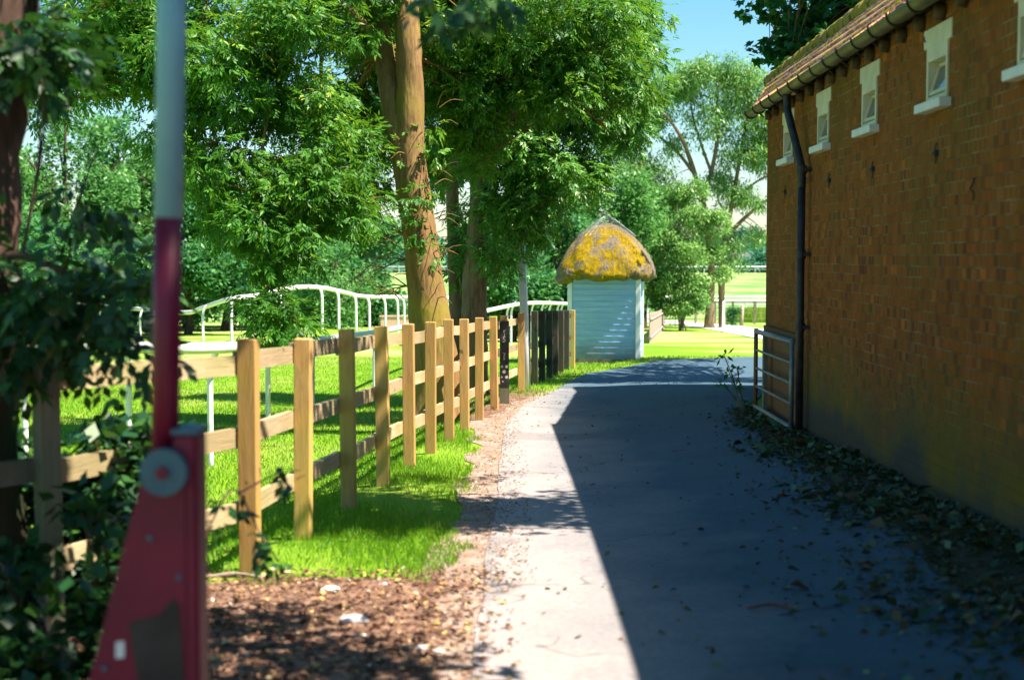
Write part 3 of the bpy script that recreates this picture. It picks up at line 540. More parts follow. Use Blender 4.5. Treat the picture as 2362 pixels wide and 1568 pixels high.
# ------------------------------------------------------------ fences
def fx(Y): return -1.32+.1*(Y-7.1) if Y>7.1 else -1.32-.40*(7.1-Y)
fen=thing('post_and_rail_fence','tan three-rail wooden fence running beside the road from the red barrier','fence',(-1.32,7.1,0))
pys=[4.3,5.72,7.1,8.2,9.4,10.6,11.75,12.9,14.05,15.2,16.5,18.0,19.2]
pxy=[(fx(y),y) for y in pys]; pxy[1]=(-1.88,5.72); pxy[0]=(-2.6,4.7)
hts=[1.2,1.2,1.2,1.17,1.2,1.2,1.2,1.2,1.21,1.2,1.2,1.2,1.2]
for i,((x,y),h) in enumerate(zip(pxy,hts)):
    g=float(G(x,y)); a=math.atan2(.1,1) if i>1 else .9
    MB().box((x,y,g+h/2-.05),(.095,.085,h+.1),rx=random.uniform(-.012,.012),ry=random.uniform(-.015,.012),rz=-a+random.uniform(-.04,.04),b=.005).build('post',M['oldpost'] if i<2 else M['post'],fen)
def railseg(p,q,zoff,par,m,th=.036,ht=.098):
    (x0,y0),(x1,y1)=p,q; z0=float(G(x0,y0))+zoff+random.uniform(-.01,.01); z1=float(G(x1,y1))+zoff+random.uniform(-.01,.01)
    d=Vector((x1-x0,y1-y0,0)).normalized(); n=Vector((-d.y,d.x,0)); ofs=n*.064; 
    vs=[]
    for (x,y,z) in((x0,y0,z0),(x1,y1,z1)):
        for s,t in((-1,-1),(1,-1),(1,1),(-1,1)): vs.append((x+ofs.x+n.x*s*th/2,y+ofs.y+n.y*s*th/2,z+t*ht/2))
    MB().add(vs,[(3,2,1,0),(4,5,6,7),(0,1,5,4),(1,2,6,5),(2,3,7,6),(3,0,4,7)]).build('rail',m,par)
for i in range(len(pxy)-1):
    for z in(1.08,.70,.33):
        p,q=pxy[i],pxy[i+1]; d=Vector((q[0]-p[0],q[1]-p[1])).normalized()*.004
        railseg((p[0]+d.x,p[1]+d.y),(q[0]-d.x,q[1]-d.y),z+random.uniform(-.008,.008),fen,M['oldpost'] if i<1 else M['rail'])
MB().box((.14,21.7,float(G(.14,21.7))+.6),(.1,.1,1.25),b=.005).build('post',M['post'],fen)
for z in(1.08,.70,.33): railseg((pxy[-1][0],pxy[-1][1]+.01),(.13,21.66),z,fen,M['rail'])
fd=thing('dark_wooden_fence','dark shaded wooden fence between the white pole and the thatched hut','fence',(.26,24.3,float(G(.26,24.3))))
dp=[(gnd(x,y)[0],yy) for x,y,yy in ((1213,892,22.6),(1232,888,23.6),(1250,884,24.7),(1267,880,25.8),(1281,876,26.9),(1294,872,28.0),(1308,866,29.1),(1321,862,30.2))]
dp=[((vx-1180.5)/3280*yy,yy) for vx,yy in zip((1215,1233,1250,1267,1281,1294,1307,1321),(22.6,23.7,24.8,25.9,27.0,28.1,29.2,30.3))]
for i,(x,y) in enumerate(dp):
    g=float(G(x,y)); h=1.24; MB().box((x,y,g+h/2-.05),(.105 if i<7 else .09,.09,h+.1),rz=-.15,b=.005).build('post',M['dpost'] if i<7 else M['post'],fd)
for i in range(7):
    for z in(1.12,.66,.3): railseg(dp[i],dp[i+1],z,fd,M['dpost'])
# white pole
wx0=.135; g=float(G(.155,22.3)); pb=(.21,22.25,g); tP=thing('white_pole','tall square white wooden pole standing in the fence line left of the hut','pole',pb)
mb=MB(); top=Pt(1199,508,22.2); mb.tube([(pb[0],pb[1],g-.2),(pb[0]-.02,22.25,g+1.2),top],.066,12); mb.build('shaft',M['white'],tP,True); MB().box((top[0],top[1],top[2]+.012),(.14,.14,.03)).build('cap',M['white'],tP)
# black marker post
bx,by=(1163-1180.5)/3280*19.3,19.2; g=float(G(bx,by)); tK=thing('marker_post','short black post with faded white numerals and dots in front of the fence','post',(bx,by,g))
MB().box((bx,by,g+.55),(.125,.12,1.15),b=.006).build('body',M['black'],tK); MB().box((bx,by,g+.02+.09),(.13,.125,.22)).build('worn_foot',M['oldpost'],tK)
def text(s,c,size,par,m,name='numeral'):
    cu=bpy.data.curves.new(name,'FONT'); cu.body=s; cu.size=size; cu.align_x='CENTER'; cu.align_y='CENTER'; cu.extrude=.0015; cu.offset=.001
    o=bpy.data.objects.new(name,cu); COL.objects.link(o); dg=bpy.context.evaluated_depsgraph_get(); me=bpy.data.meshes.new_from_object(o.evaluated_get(dg)); bpy.data.objects.remove(o)
    me.materials.clear(); me.materials.append(m); n=bpy.data.objects.new(name,me); COL.objects.link(n); n.parent=par; n.location=Vector(c)-par.location; n.rotation_euler=(math.pi/2,0,0); return n
fy=by-.0625
def vz(vy): return g+1.12*(1-(vy-150)/1330.)
for s,yy,dx,sz in(('r',300,0,.07),('l',370,0,.06),('5',440,-.003,.105),('7',690,-.004,.08),('5',735,-.004,.07)): text(s,(bx+dx,fy,vz(yy)),sz,tK,M['mark'])
for dx,yy,r in((-.034,870,.018),(.03,870,.02),(-.003,955,.024),(-.036,1040,.014),(.03,1040,.022),(-.02,1110,.01)):
    P=[(bx+dx+r*math.cos(a),vz(yy)+r*math.sin(a)) for a in np.linspace(0,6.283,12,endpoint=False)]; MB().prism(P,fy-.001,fy+.001).build('dot',M['mark'],tK)
# ------------------------------------------------------------ running rails
def hoop_rail(name,label,P,legs,side,r=.055,lr=.03,group='white racecourse rails',off=.42):
    S=spline(P,8); S=[tuple(p) for p in S]; c=S[len(S)//2]; t=thing(name,label,'racecourse rail',(c[0],c[1],float(G(c[0],c[1]))),group)
    MB().tube(S,r,10).build('rail',M['white'],t,True)
    A=np.array(S); T_=np.gradient(A,axis=0); T_[:,2]=0; T_=unit(T_); B_=A+np.stack([-T_[:,1],T_[:,0],0*T_[:,0]],1)*side*off
    for vx in legs:
        u=B_[:,0]/B_[:,1]*3280+1180.5; i=int(np.abs(u-vx).argmin()); p=A[i]; d=A[min(i+1,len(A)-1)]-A[max(i-1,0)]; d[2]=0; d=unit(d); n=np.array([-d[1],d[0],0])*side
        b=p+n*off; g=float(G(b[0],b[1])); h=p[2]-g
        Q=[(b[0],b[1],g-.05),(b[0],b[1],g+h*.55),(b[0]-n[0]*off*.06,b[1]-n[1]*off*.06,p[2]-.22),(b[0]-n[0]*off*.45,b[1]-n[1]*off*.45,p[2]-.04),tuple(p)]
        MB().tube(spline(Q,6),lr,8).build('leg',M['white'],t,True)
    return t
hoop_rail('running_rail','near white hoop rail curving behind the wooden fence past the ash trunk',
 [Pt(-150,795,12.3),Pt(80,799,12.5),Pt(300,801,12.8),Pt(480,803,13.2),Pt(620,796,16),Pt(730,785,19),Pt(860,768,24),Pt(940,752,28.5),Pt(1010,738,32.5),Pt(1115,718,37),Pt(1200,701,41),Pt(1260,699,44),Pt(1330,702,48)],
 [60,300,487,622,727,858,950,1020,1172,1180,1226,1250,1268,1280,1292,1308],1,off=.16)
hoop_rail('running_rail','far white rail that dips behind the barrier pole then arches up on the left lawn',
 [Pt(-80,682,64),Pt(20,690,61),Pt(200,703,56),Pt(350,715,50),Pt(430,721,46),Pt(467,710,45),Pt(530,690,42),Pt(590,682,43),Pt(644,669,44),Pt(700,662,44.5),Pt(750,665,45.5),Pt(800,676,47),Pt(840,684,49),Pt(950,686,55),Pt(1060,690,62)],
 [45,130,230,330,465,528,590,645,740,780,819,850,882,914,935],-1,r=.07,off=.18,lr=.042)
def straight_rail(label,Y,x0,x1,step,h=1.2,r=.07,extra=()):
    g=float(G(0,Y)); t=thing('running_rail',label,'racecourse rail',(x0,Y,g),'white racecourse rails'); MB().tube([(x0,Y,g+h),(x1,Y,g+h)],r,8).build('rail',M['white'],t,True)
    for z in extra: MB().tube([(x0,Y+.02,g+z),(x1,Y+.02,g+z)],.03,6).build('wire',M['white'],t)
    x=x0
    while x<=x1: MB().tube([(x,Y,g-.1),(x,Y,g+h-.05)],.05,6).build('leg',M['white'],t); x+=step
straight_rail('long straight white rail in the middle distance, nearer of the two',86,-16,22,2.2)
straight_rail('long straight white rail in the middle distance, farther of the two',96,-18,26,2.6,extra=(.7,))
straight_rail('thin white rail on the far side of the racecourse by the hedge',252,-50,75,3.0,h=1.3,r=.10,extra=(.8,))
wf=thing('wire_fence','grey post-and-line fence beyond the pale track','fence',(9,78,float(G(9,78))))
for z in(.3,.6,.9,1.2): MB().tube([(-12,78,float(G(0,78))+z),(20,78,float(G(0,78))+z)],.022,6).build('line',M['oldpost'],wf)
for vx in(1604,1649,1690,1740,905,880): 
    x=(vx-1180.5)/3280*78; g=float(G(x,78)); MB().box((x,78,g+.65),(.12,.1,1.3)).build('post',M['oldpost'],wf)
x=(1668-1180.5)/3280*70; g=float(G(x,70)); o=MB().box((x,70,g+.62),(.13,.13,1.3),b=.02); o.tube([(x,70,g+1.27),(x,70,g+1.34)],[.07,.02],8); setp(o.build('marker_post',M['white']),'single white post standing before the middle-distance rails','post')
pw=thing('low_wall','low pink brick wall behind the rails left of the big trunk','wall',(*Pt(920,730,66)[:2],float(G(-5,66)))); 
px,py,pz=tuple(pw.location); MB().box((px+.1,py,pz+.32),(1.9,.25,.64),b=.01).build('brickwork',M['pink'],pw); MB().box((px+.1,py,pz+.675),(2.0,.31,.06)).build('coping',M['pink'],pw)
# ------------------------------------------------------------ picket fence + green gate + shrub right of hut
tF=thing('picket_fence','weathered close-boarded fence running back from the hut to the green gate','fence',(3.5,36,float(G(3.5,36))))
pa,pb_=np.array(gnd(1497,792)),np.array(gnd(1531,757)); nb=34
mb=MB()
for i in range(nb):
    t=(i+.5)/nb; x,y=pa*(1-t)+pb_*t; g=float(G(x,y)); mb.box((x,y,g+.5),(.03,np.linalg.norm(pb_-pa)/nb*.93,1.02+random.uniform(-.01,.01)),rz=-math.atan2(pb_[0]-pa[0],pb_[1]-pa[1]))
mb.build('boards',M['picket'],tF)
for zz in(.2,.8):
    MB().tube([(pa[0]+.05,pa[1],float(G(*pa))+zz),(pb_[0]+.05,pb_[1],float(G(*pb_))+zz)],.03,4).build('rail',M['picket'],tF)
ga=np.array(gnd(1533,755)); gg=float(G(*ga)); tG=thing('field_gate','blue-green tubular field gate standing open at the end of the boarded fence','gate',(ga[0],ga[1],gg))
wd=34/3280*ga[1]; 
for j in range(6): MB().tube([(ga[0],ga[1],gg+.1+j*.17),(ga[0]+wd,ga[1]-.3,gg+.1+j*.17+.03)],.018,6).build('bar',M['tealgate'],tG)
for t in(0,.33,.66,1): MB().tube([(ga[0]+wd*t,ga[1]-.3*t,gg+.05),(ga[0]+wd*t,ga[1]-.3*t,gg+1.02)],.018,6).build('stile',M['tealgate'],tG)
pg=gnd(1690,752); g=float(G(*pg)); tQ=thing('dark_shrub','small dark shrub against a grey stump beside the pale track','shrub',(pg[0],pg[1],g))
leaf_crown(np.array([[pg[0]+random.uniform(-.35,.3),pg[1],g+random.uniform(.1,1.0)] for _ in range(26)]),.2,40,tQ,M['back'],.12,.07,'leaves')
MB().tube([(pg[0],pg[1],g-.1),(pg[0]+.05,pg[1],g+.9)],.04,6).build('stem',M['bark3'],tQ)
sg_=(pg[0]+.45,pg[1]+.1); g=float(G(*sg_)); setp(MB().tube([(sg_[0],sg_[1],g-.1),(sg_[0]+.02,sg_[1],g+.5),(sg_[0]+.06,sg_[1],g+1.1)],[.11,.09,.08],8).build('tree_stump',M['picket'],None,True),'leaning weathered grey stump beside the dark shrub','stump')
# ------------------------------------------------------------ thatched hut
HX,HY=2.25,33.9; th_=R(-8); ch,sh=math.cos(th_),math.sin(th_)
hz=-.92; hut=thing('thatched_hut','small white weatherboarded hut, boards tinted blue for shade, with mossy thatched roof at the road bend','hut',(HX,HY,hz))
def HT(x,y,z): return (HX+x*ch-y*sh,HY+x*sh+y*ch,hz+z)
def hbox(c,size,rx=0,b=.0):
    m_=MB(); m_.box((0,0,0),size,rx=rx,b=b); return [HT(c[0]+v[0],c[1]+v[1],c[2]+v[2]) for v in m_.v],m_.f
W2,D2,Hh=.815,.8,2.14; nb=15; sd=MB()
for k_ in range(nb):
    z=.12+k_*(Hh-.12)/nb+.07
    for (cx,cy,sx_,sy_) in((0,-D2,2*W2-.16,.0),(0,D2,2*W2-.16,0)):
        v,f=hbox((cx,cy,z),(sx_,.02,.158),rx=.13 if cy<0 else -.13); sd.add(v,f)
    for cx in(-W2,W2):
        m_=MB(); m_.box((0,0,0),(.02,2*D2-.16,.158),ry=.13*(1 if cx>0 else -1)*-1); sd.add([HT(cx+v[0],v[1],z+v[2]) for v in m_.v],m_.f)
sd.build('siding',M['siding'],hut)
for cx in(-1,1):
    for cy in(-1,1):
        v,f=hbox((cx*(W2-.02),cy*(D2-.02),Hh/2+.03),(.11,.11,Hh),b=.004); MB().add(v,f).build('corner_board',M['white'] if True else 0,hut)
v,f=hbox((0,0,.05),(2*W2+.02,2*D2+.02,.16)); MB().add(v,f).build('plinth',M['oldpost'],hut)
v,f=hbox((0,0,1.1),(2*W2-.08,2*D2-.08,2.05)); MB().add(v,f).build('inner_wall',M['oldpost'],hut)
prof=[(.80,2.04),(.98,1.98),(1.12,2.03),(1.16,2.13),(1.12,2.27),(1.04,2.45),(.93,2.64),(.79,2.83),(.64,2.99),(.47,3.12),(.30,3.22),(.14,3.29),(.02,3.31)]
S=spline([(a,0,b) for a,b in prof],4); nr_,na=len(S),72; V=[]
for i,p in enumerate(S):
    for k_ in range(na):
        a=2*math.pi*k_/na; c_,s_=math.cos(a),math.sin(a); e=.62 if p[0]>.5 else .62+.38*(1-p[0]/.5)
        qx=math.copysign(abs(c_)**e,c_); qy=math.copysign(abs(s_)**e,s_); r_=p[0]*(1+.02*math.sin(9*a+i*.3)+.012*random.uniform(-1,1))
        x,y,z=qx*r_,qy*r_*.98,p[2]+random.uniform(-.008,.008)
        if p[2]<2.2: z+=.02*math.sin(5*a)+(.03*math.sin(17*a+1))-(.10 if (c_<-.6) else 0)*(1 if p[0]>.9 else 0)
        if y<0 and p[2]<3.0: # crease in the front face
            q=math.exp(-((x+.27)/.035)**2)*max(0,min(1,(3.05-p[2])/.8)); y+=.09*q
        V.append(HT(x,y,z))
F=[(i*na+k_,i*na+(k_+1)%na,(i+1)*na+(k_+1)%na,(i+1)*na+k_) for i in range(nr_-1) for k_ in range(na)]
F.append(tuple((nr_-1)*na+k_ for k_ in range(na))); F.append(tuple(range(na-1,-1,-1)))
def thatchmat():
    k=NM('thatch'); tc=k.map((1,1,1)); n=k.noise(2.3,4,.6,None,.4); s=k.noise(16,5,.7,k.map((3,3,.5)))
    c=k.ramp(s,[(.3,(.09,.075,.06)),(.7,(.30,.25,.20))]); mo=k.ramp(k.noise(10,5,.7),[(.3,(.17,.12,.01)),(.7,(.44,.30,.01))])
    sp=k.n('ShaderNodeSeparateXYZ'); k.l(k.n('ShaderNodeNewGeometry').outputs['Normal'],sp.inputs[0])
    fr=k.mr(sp.outputs[1],-.25,-.6); c=k.mix(k.math('MULTIPLY',k.mr(n,.42,.52),fr),c,mo); k.col(c); k.rough(.95,.05); k.bump(s,1,.04); return k.m
rf=obj('roof',V,F,thatchmat(),hut,True)
# straw ends over the thatch
n=9000; ia=RNG.integers(3*4-2,nr_-8,n); ka=RNG.integers(0,na,n); A=np.array(V).reshape(nr_,na,3); p=A[ia,ka]+RNG.normal(0,.015,(n,3)); dn=unit(A[ia-2,ka]-A[ia,ka]); sd_=unit(A[ia,(ka+1)%na]-A[ia,ka]); nm=unit(np.cross(dn,sd_)); 
cen=np.array(HT(0,0,2.4)); nm=np.where(((p-cen)*nm).sum(1,keepdims=True)<0,-nm,nm)
v,f=leafquads(p,unit(dn+nm*.12+RNG.normal(0,.12,(n,3))),sd_,RNG.uniform(.04,.09,n),.008)
fr=(nm[:,1]<-.3)&((np.sin(p[:,0]*4.1+1)+np.sin(p[:,2]*6.3+p[:,0]*3)+RNG.normal(0,.35,n))>-.7)
vv=v.reshape(-1,4,3); a_=vv[~fr].reshape(-1,3); b_=vv[fr].reshape(-1,3)
obj('loose_straw',a_,np.arange(len(a_)).reshape(-1,4),M['straw'],hut,rnd=RNG.random(len(a_)//4))
obj('moss_tufts',b_,np.arange(len(b_)).reshape(-1,4),M['moss'],hut,rnd=RNG.random(len(b_)//4))
nt=MB()
for k_ in range(0,na,2):
    q=[A[i,k_]+np.array([0,0,.03+.15*max(0,(i-nr_+14)/14)**1.5])+unit(A[i,k_]-cen)*.035 for i in range(nr_-18,nr_,3)]; nt.tube(q,.0025,4,cap=False)
for i in range(nr_-18,nr_-1,4): nt.tube([A[i,k_]+np.array([0,0,.03])+unit(A[i,k_]-cen)*.035 for k_ in range(0,na+1,3) for k_ in [k_%na]],.0022,4,cap=False)
nt.tube([HT(0,0,3.4),HT(.01,0,3.58)],.012,5); nt.build('wire_netting',M['galv'],hut)
# ------------------------------------------------------------ brick building
def wX(Y): return 2.555+.0154*(Y-8.4)
YE=14.88; Y0=-3.0; bld=thing('brick_building','long brown brick stable block with pantile roof lining the right of the road','building',(wX(6),6,0))
wins=[13.62,11.97,10.33,8.6,6.95,5.3]; ww=.42; z0w,z1w=2.53,2.87
edges=[Y0]; 
ycuts=sorted(set([Y0,YE]+[w-ww/2 for w in wins]+[w+ww/2 for w in wins])); zc=[-.7,z0w,z1w,3.1]
wb=MB()
def q4(a,b,c,d): wb.add([a,b,c,d],[(0,1,2,3)])
ye=np.array(ycuts)
for i in range(len(ycuts)-1):
    a,b2=ycuts[i],ycuts[i+1]; mid=(a+b2)/2; isw=any(abs(mid-w)<.02 for w in wins)
    for j in range(3):
        if isw and j==1:
            za,zb=zc[1],zc[2]; xa,xb=wX(a),wX(b2); dd=.16
            q4((xa,a,za),(xa+dd,a,za),(xa+dd,a,zb),(xa,a,zb)); q4((xb,b2,za),(xb,b2,zb),(xb+dd,b2,zb),(xb+dd,b2,za)); q4((xa,a,za),(xb,b2,za),(xb+dd,b2,za),(xa+dd,a,za)); q4((xa,a,zb),(xa+dd,a,zb),(xb+dd,b2,zb),(xb,b2,zb)); continue
        q4((wX(a),a,zc[j]),(wX(a),a,zc[j+1]),(wX(b2),b2,zc[j+1]),(wX(b2),b2,zc[j]))
wb.build('front_wall',M['brick'],bld)
RXo,RZ,YR=1.17,4.25,21.6
end=MB(); xe=wX(YE); P0=(xe,YE); P1=(xe+RXo,YR-.5); P2=(xe+2.5,YR-.3)
end.add([(P0[0],P0[1],-1.2),(P1[0],P1[1],-1.2),(P1[0],P1[1],RZ-.1),(P0[0],P0[1],3.1)],[(0,1,2,3)]); end.add([(P1[0],P1[1],-1.2),(P2[0],P2[1],-1.2),(P2[0],P2[1],3.1),(P1[0],P1[1],RZ-.1)],[(0,1,2,3)])
end.add([(P2[0],P2[1],-1.2),(wX(Y0)+2.5,Y0,-1.2),(wX(Y0)+2.5,Y0,3.1),(P2[0],P2[1],3.1)],[(0,1,2,3)])
end.add([(wX(Y0),Y0,-.7),(wX(Y0)+2.5,Y0,-.7),(wX(Y0)+2.5,Y0,3.1),(wX(Y0)+RXo,Y0,RZ-.1),(wX(Y0),Y0,3.1)],[(0,1,2,3,4)]); end.build('end_wall',M['brick'],bld)
MB().box((wX(6)+.75,6,1.6),(.9,17,2.6)).build('dark_interior',M['stain'],bld)
# pantiled slope
per=.17; ts=np.arange(0,1.0001,1/24.); courses=6; rows=[]
for c_ in range(courses):
    for f_ in(0,.5,.999): rows.append(((c_+f_)/courses,.022*(1-f_)))
rows.append((1,0)); eaveX=-.11; eaveZ=3.135
ycols=np.arange(Y0-.2,YR+.3,per/8); V=[]
for s_,lift in rows:
    yend=15.12+(YR+.25-15.12)*s_; yy=np.minimum(ycols,yend); off=eaveX+(RXo-eaveX)*s_; x=wX(yy)+off; z=eaveZ+(RZ-eaveZ)*s_+.022*np.sin(2*np.pi*ycols/per)+.008*np.sin(4*np.pi*ycols/per)+lift*1.1+.012*np.sin(ycols*.9+s_*3)
    V.append(np.stack([x,yy,z],-1))
V=np.array(V); nr2,nc2=V.shape[:2]; lo=V.copy(); lo[...,2]-=.03
Fq=gridf(nr2,nc2); allV=np.concatenate([V.reshape(-1,3),lo.reshape(-1,3)]); n0=nr2*nc2
ed=np.array([[i,i+1,n0+i+1,n0+i] for i in range(nc2-1)])
roof=obj('roof',allV,np.concatenate([Fq,Fq[:,::-1]+n0,ed]),M['tile'],bld)
bk=MB(); bk.add([(wX(Y0)+RXo,Y0-.2,RZ),(wX(YR)+RXo,YR+.25,RZ),(wX(YR)+2.75,YR+.25,3.0),(wX(Y0)+2.75,Y0-.2,3.0)],[(0,1,2,3)]); bk.build('back_roof_slope',M['tile'],bld)
rg=MB(); y=Y0
while y<YR+.2:
    L2=.44; p0=(wX(y)+RXo,y,RZ+.0); p1=(wX(y+L2)+RXo,min(y+L2,YR+.3),RZ+random.uniform(-.01,.02)); rg.tube([p0,((p0[0]+p1[0])/2,(p0[1]+p1[1])/2,RZ+.01),p1],[.115+random.uniform(-.01,.015),.11,.10],12,prof=lambda i,k_:1+random.uniform(-.08,.08)); y+=L2-.02
r_=rg.build('ridge_tiles',M['ridge'],roof); 
y=YE-.2
while y>3.5:
    MB().tube([(wX(y)-.055,y,3.045),(wX(y)+.01,y,3.045)],[.05,.055],12).build('eaves_corbel',M['corbel'],bld,True); y-=.44
gt=MB(); gy=np.linspace(Y0,15.15,40)
def gprof():
    return [(.062*math.cos(a),.062*math.sin(a)) for a in np.linspace(math.pi,2*math.pi,11)]+[(.055*math.cos(a),.055*math.sin(a)) for a in np.linspace(2*math.pi,math.pi,11)]
gp=gprof(); gv=[];gf=[]
for y in gy:
    for a,b2 in gp: gv.append((wX(y)-.145+a,y,3.115+b2))
m_=len(gp)
for i in range(len(gy)-1):
    for k_ in range(m_): gf.append((i*m_+k_,i*m_+(k_+1)%m_,(i+1)*m_+(k_+1)%m_,(i+1)*m_+k_))
gf.append(tuple((len(gy)-1)*m_+k_ for k_ in range(m_)))
gut=obj('gutter',gv,gf,M['gutter'],bld,True)
def arcpts(y,r): return [(wX(y)-.145+r*math.cos(a),y,3.115+r*math.sin(a)) for a in np.linspace(math.pi*.95,2*math.pi,10)]+[(wX(y)-.01,y,3.06)]
y=15.05
while y>Y0: MB().tube(arcpts(y,.068),.008,6).build('bracket',M['black'],gut); y-=.5
dpn=MB(); ya=12.95; dpn.tube(spline([(wX(ya)-.145,ya,3.06),(wX(ya)-.14,ya,2.98),(wX(ya)-.135,ya-.04,2.88),(wX(12.6)-.08,12.62,2.45),(wX(12.6)-.075,12.55,2.33),(wX(12.6)-.075,12.55,2.2)],5),.036,12)
dpn.tube([(wX(12.6)-.075,12.55,2.2),(wX(12.6)-.075,12.55,.02)],.034,12); dp_=dpn.build('downpipe',M['black'],bld,True)
for z in(2.36,1.62,.98):
    m_=MB().tube([(wX(12.6)-.075,12.55,z-.035),(wX(12.6)-.075,12.55,z+.035)],.046,12); m_.box((wX(12.6)-.03,12.55,z),(.06,.17,.03)); m_.build('clip',M['black'],dp_)
for i,yw in enumerate(wins):
    x=wX(yw); fr=MB(); d0=.012
    wroot=MB(); a=ww/2; t=.035
    for (cy,cz,sy,sz) in((yw-a+t/2,(z0w+z1w)/2,t,z1w-z0w),(yw+a-t/2,(z0w+z1w)/2,t,z1w-z0w),(yw,z0w+t/2,ww-2*t-.002,t),(yw,z1w-.045,ww-2*t-.002,.09)): wroot.box((x+.035,cy,cz),(.10,sy,sz))
    wo=wroot.build('window',M['cream'],bld)
    MB().box((x-.002,yw,z1w+.056),(.026,ww+.13,.115),b=.003).build('lintel',M['cream'],wo)
    MB().box((x-.02,yw,z0w-.028),(.11,ww+.1,.055),b=.004).build('sill',M['sill'],wo)
    s_=MB(); ang=-.30
    hy=ww/2-t-.01; hh=z1w-.09-z0w-t-.01; 
    from mathutils import Matrix
    def SW(px_,py_,pz_): # sash pivots at the bottom, tilted inwards
        return (x+.0+px_*math.cos(ang)-pz_*math.sin(ang),yw+py_,z0w+t+.01+px_*math.sin(ang)+pz_*math.cos(ang))
    for (cy,cz,sy,sz) in((-hy+.012,hh/2,.024,hh),(hy-.012,hh/2,.024,hh),(0,.012,2*hy-.05,.024),(0,hh-.012,2*hy-.05,.024)):
        m_=MB(); m_.box((0,cy,cz),(.025,sy,sz)); s_.add([SW(*v) for v in m_.v],m_.f)
    s_.build('sash',M['cream'],wo); m_=MB(); m_.box((0,0,hh/2),(.004,2*hy-.05,hh-.05)); MB().add([SW(*v) for v in m_.v],m_.f).build('pane',M['glass'],wo)
for yy,zz in((13.75,2.22),(11.7,2.22),(10.2,2.22),(8.6,2.22),(7.0,2.2),(7.85,1.97),(8.85,2.93)):
    x=wX(yy); m_=MB(); m_.tube(spline([(x-.012,yy-.01,zz+.06),(x-.015,yy+.012,zz+.02),(x-.03,yy,zz),(x-.015,yy-.012,zz-.02),(x-.012,yy+.008,zz-.06)],4),.005,6)
    if zz>2.1 and zz<2.5: m_.box((x-.012,yy,zz),(.03,.045,.04),b=.004)
    m_.build('wall_tie',M['black'],bld)
# board door behind the gate
dd=MB(); y=12.85
while y<14.7:
    dd.box((wX(y)-.03,y+.062,.06+.40),(.025,.12,.86+random.uniform(-.004,.004))); y+=.126
dd.build('board_door',M['board'],bld)
gz=float(G(2.5,13.6)); gt_=thing('metal_gate','low galvanised barred gate folded back against the brick wall by the black downpipe','gate',(wX(13.6)-.12,13.6,gz+.02))
def gx(y): return wX(y)-.115-.02*(y-12.8)
ga,gb=12.72,14.55
for z,r_ in((.85,.026),(.66,.013),(.475,.013),(.29,.013),(.08,.024)): MB().tube([(gx(ga),ga,gz+z),(gx(gb),gb,gz+z)],r_,8).build('bar',M['galv'],gt_,True)
for y in(ga,gb): MB().tube([(gx(y),y,gz+.03),(gx(y),y,gz+.88)],.022,8).build('stile',M['galv'] if y==ga else M['board'],gt_,True)
MB().box((gx(14.2)+.03,14.2,gz+.46),(.04,.07,.8)).build('brace',M['oldpost'],gt_)
# weed by the gate end
wp=(2.42,14.75); g=float(G(*wp)); tw=thing('wall_weed','small leafy weed sprouting at the free end of the metal gate','plant',(*wp,g))
cw=np.array([[2.36,14.75,g+.3],[2.25,14.7,g+.45],[2.2,14.7,g+.62],[2.38,14.8,g+.15],[2.33,14.7,g+.5],[2.15,14.7,g+.35]]); mb=MB()
for c in cw: mb.tube(spline([(2.42,14.75,g-.02),((2.42+c[0])/2,14.75,(g+c[2])/2+.05),c],4),.005,4)
mb.build('stems',M['twig'],tw); leaf_crown(cw,.07,14,tw,M['back'],.08,.04,'leaves')
# ------------------------------------------------------------ barrier
BY=3.3; bg=float(G(-.8,BY)); tb=thing('road_barrier','raised red and white road barrier pole on a red steel stand, left foreground','barrier',((380-1180.5)/3280*BY,BY,bg))
def BP(vx,vy,Y=BY): return Pt(vx,vy,Y)
def vpoly(P,Y): return [(BP(a,b2,Y)[0],BP(a,b2,Y)[2]) for a,b2 in P]
pl=vpoly([(333,1075),(350,1040),(412,1035),(425,1100),(430,2120),(60,2120)],BY-.05); pl[3]=(pl[3][0],pl[3][1])
MB().prism(pl,BY-.045,BY-.037).build('side_plate',M['red'],tb); MB().prism(pl,BY+.04,BY+.048).build('side_plate',M['red'],tb)
c0=BP(444,1400,BY+.02); ct=BP(444,995,BY+.02)[2]; m_=MB(); m_.box((c0[0],BY+.015,(ct+bg)/2),(.056,.11,ct-bg),b=.008); col=m_.build('column',M['red'],tb); MB().box((c0[0],BY+.015,ct+.006),(.06,.114,.012)).build('column_cap',M['hub'],tb)
MB().box((c0[0]-.1,BY+.01,bg+.01),(.55,.3,.02)).build('foot_plate',M['red'],tb)
hc=BP(380,1087,BY-.055); mb=MB(); n=28; 
for r_,ya,yb,mt,nm_ in((.054,-.075,-.046,'hub','hub'),(.014,-.088,-.0755,'red','hub_bolt')):
    MB().prism([(hc[0]+r_*math.cos(a),hc[2]+r_*math.sin(a)) for a in np.linspace(0,6.283,n,endpoint=False)],BY+ya,BY+yb).build(nm_,M[mt],tb)
p0=np.array(BP(380,1075)); p1=np.array(BP(388,503)); p2=np.array(BP(396,0)); d=(p2-p1)/np.linalg.norm(p2-p1)
pole=MB().tube([p0,(p0+p1)/2,p1],.0325,20).build('barrier_pole',M['red'],tb,True)
MB().tube([p1+d*.0005,p1+d*1.0],.0328,20).build('white_band',M['polewhite'],pole,True); MB().tube([p1+d*1.001,p1+d*2.2],.0325,20).build('red_band',M['red'],pole,True); MB().tube([p1+d*2.201,p1+d*3.2],.0328,20).build('white_band',M['polewhite'],pole,True)
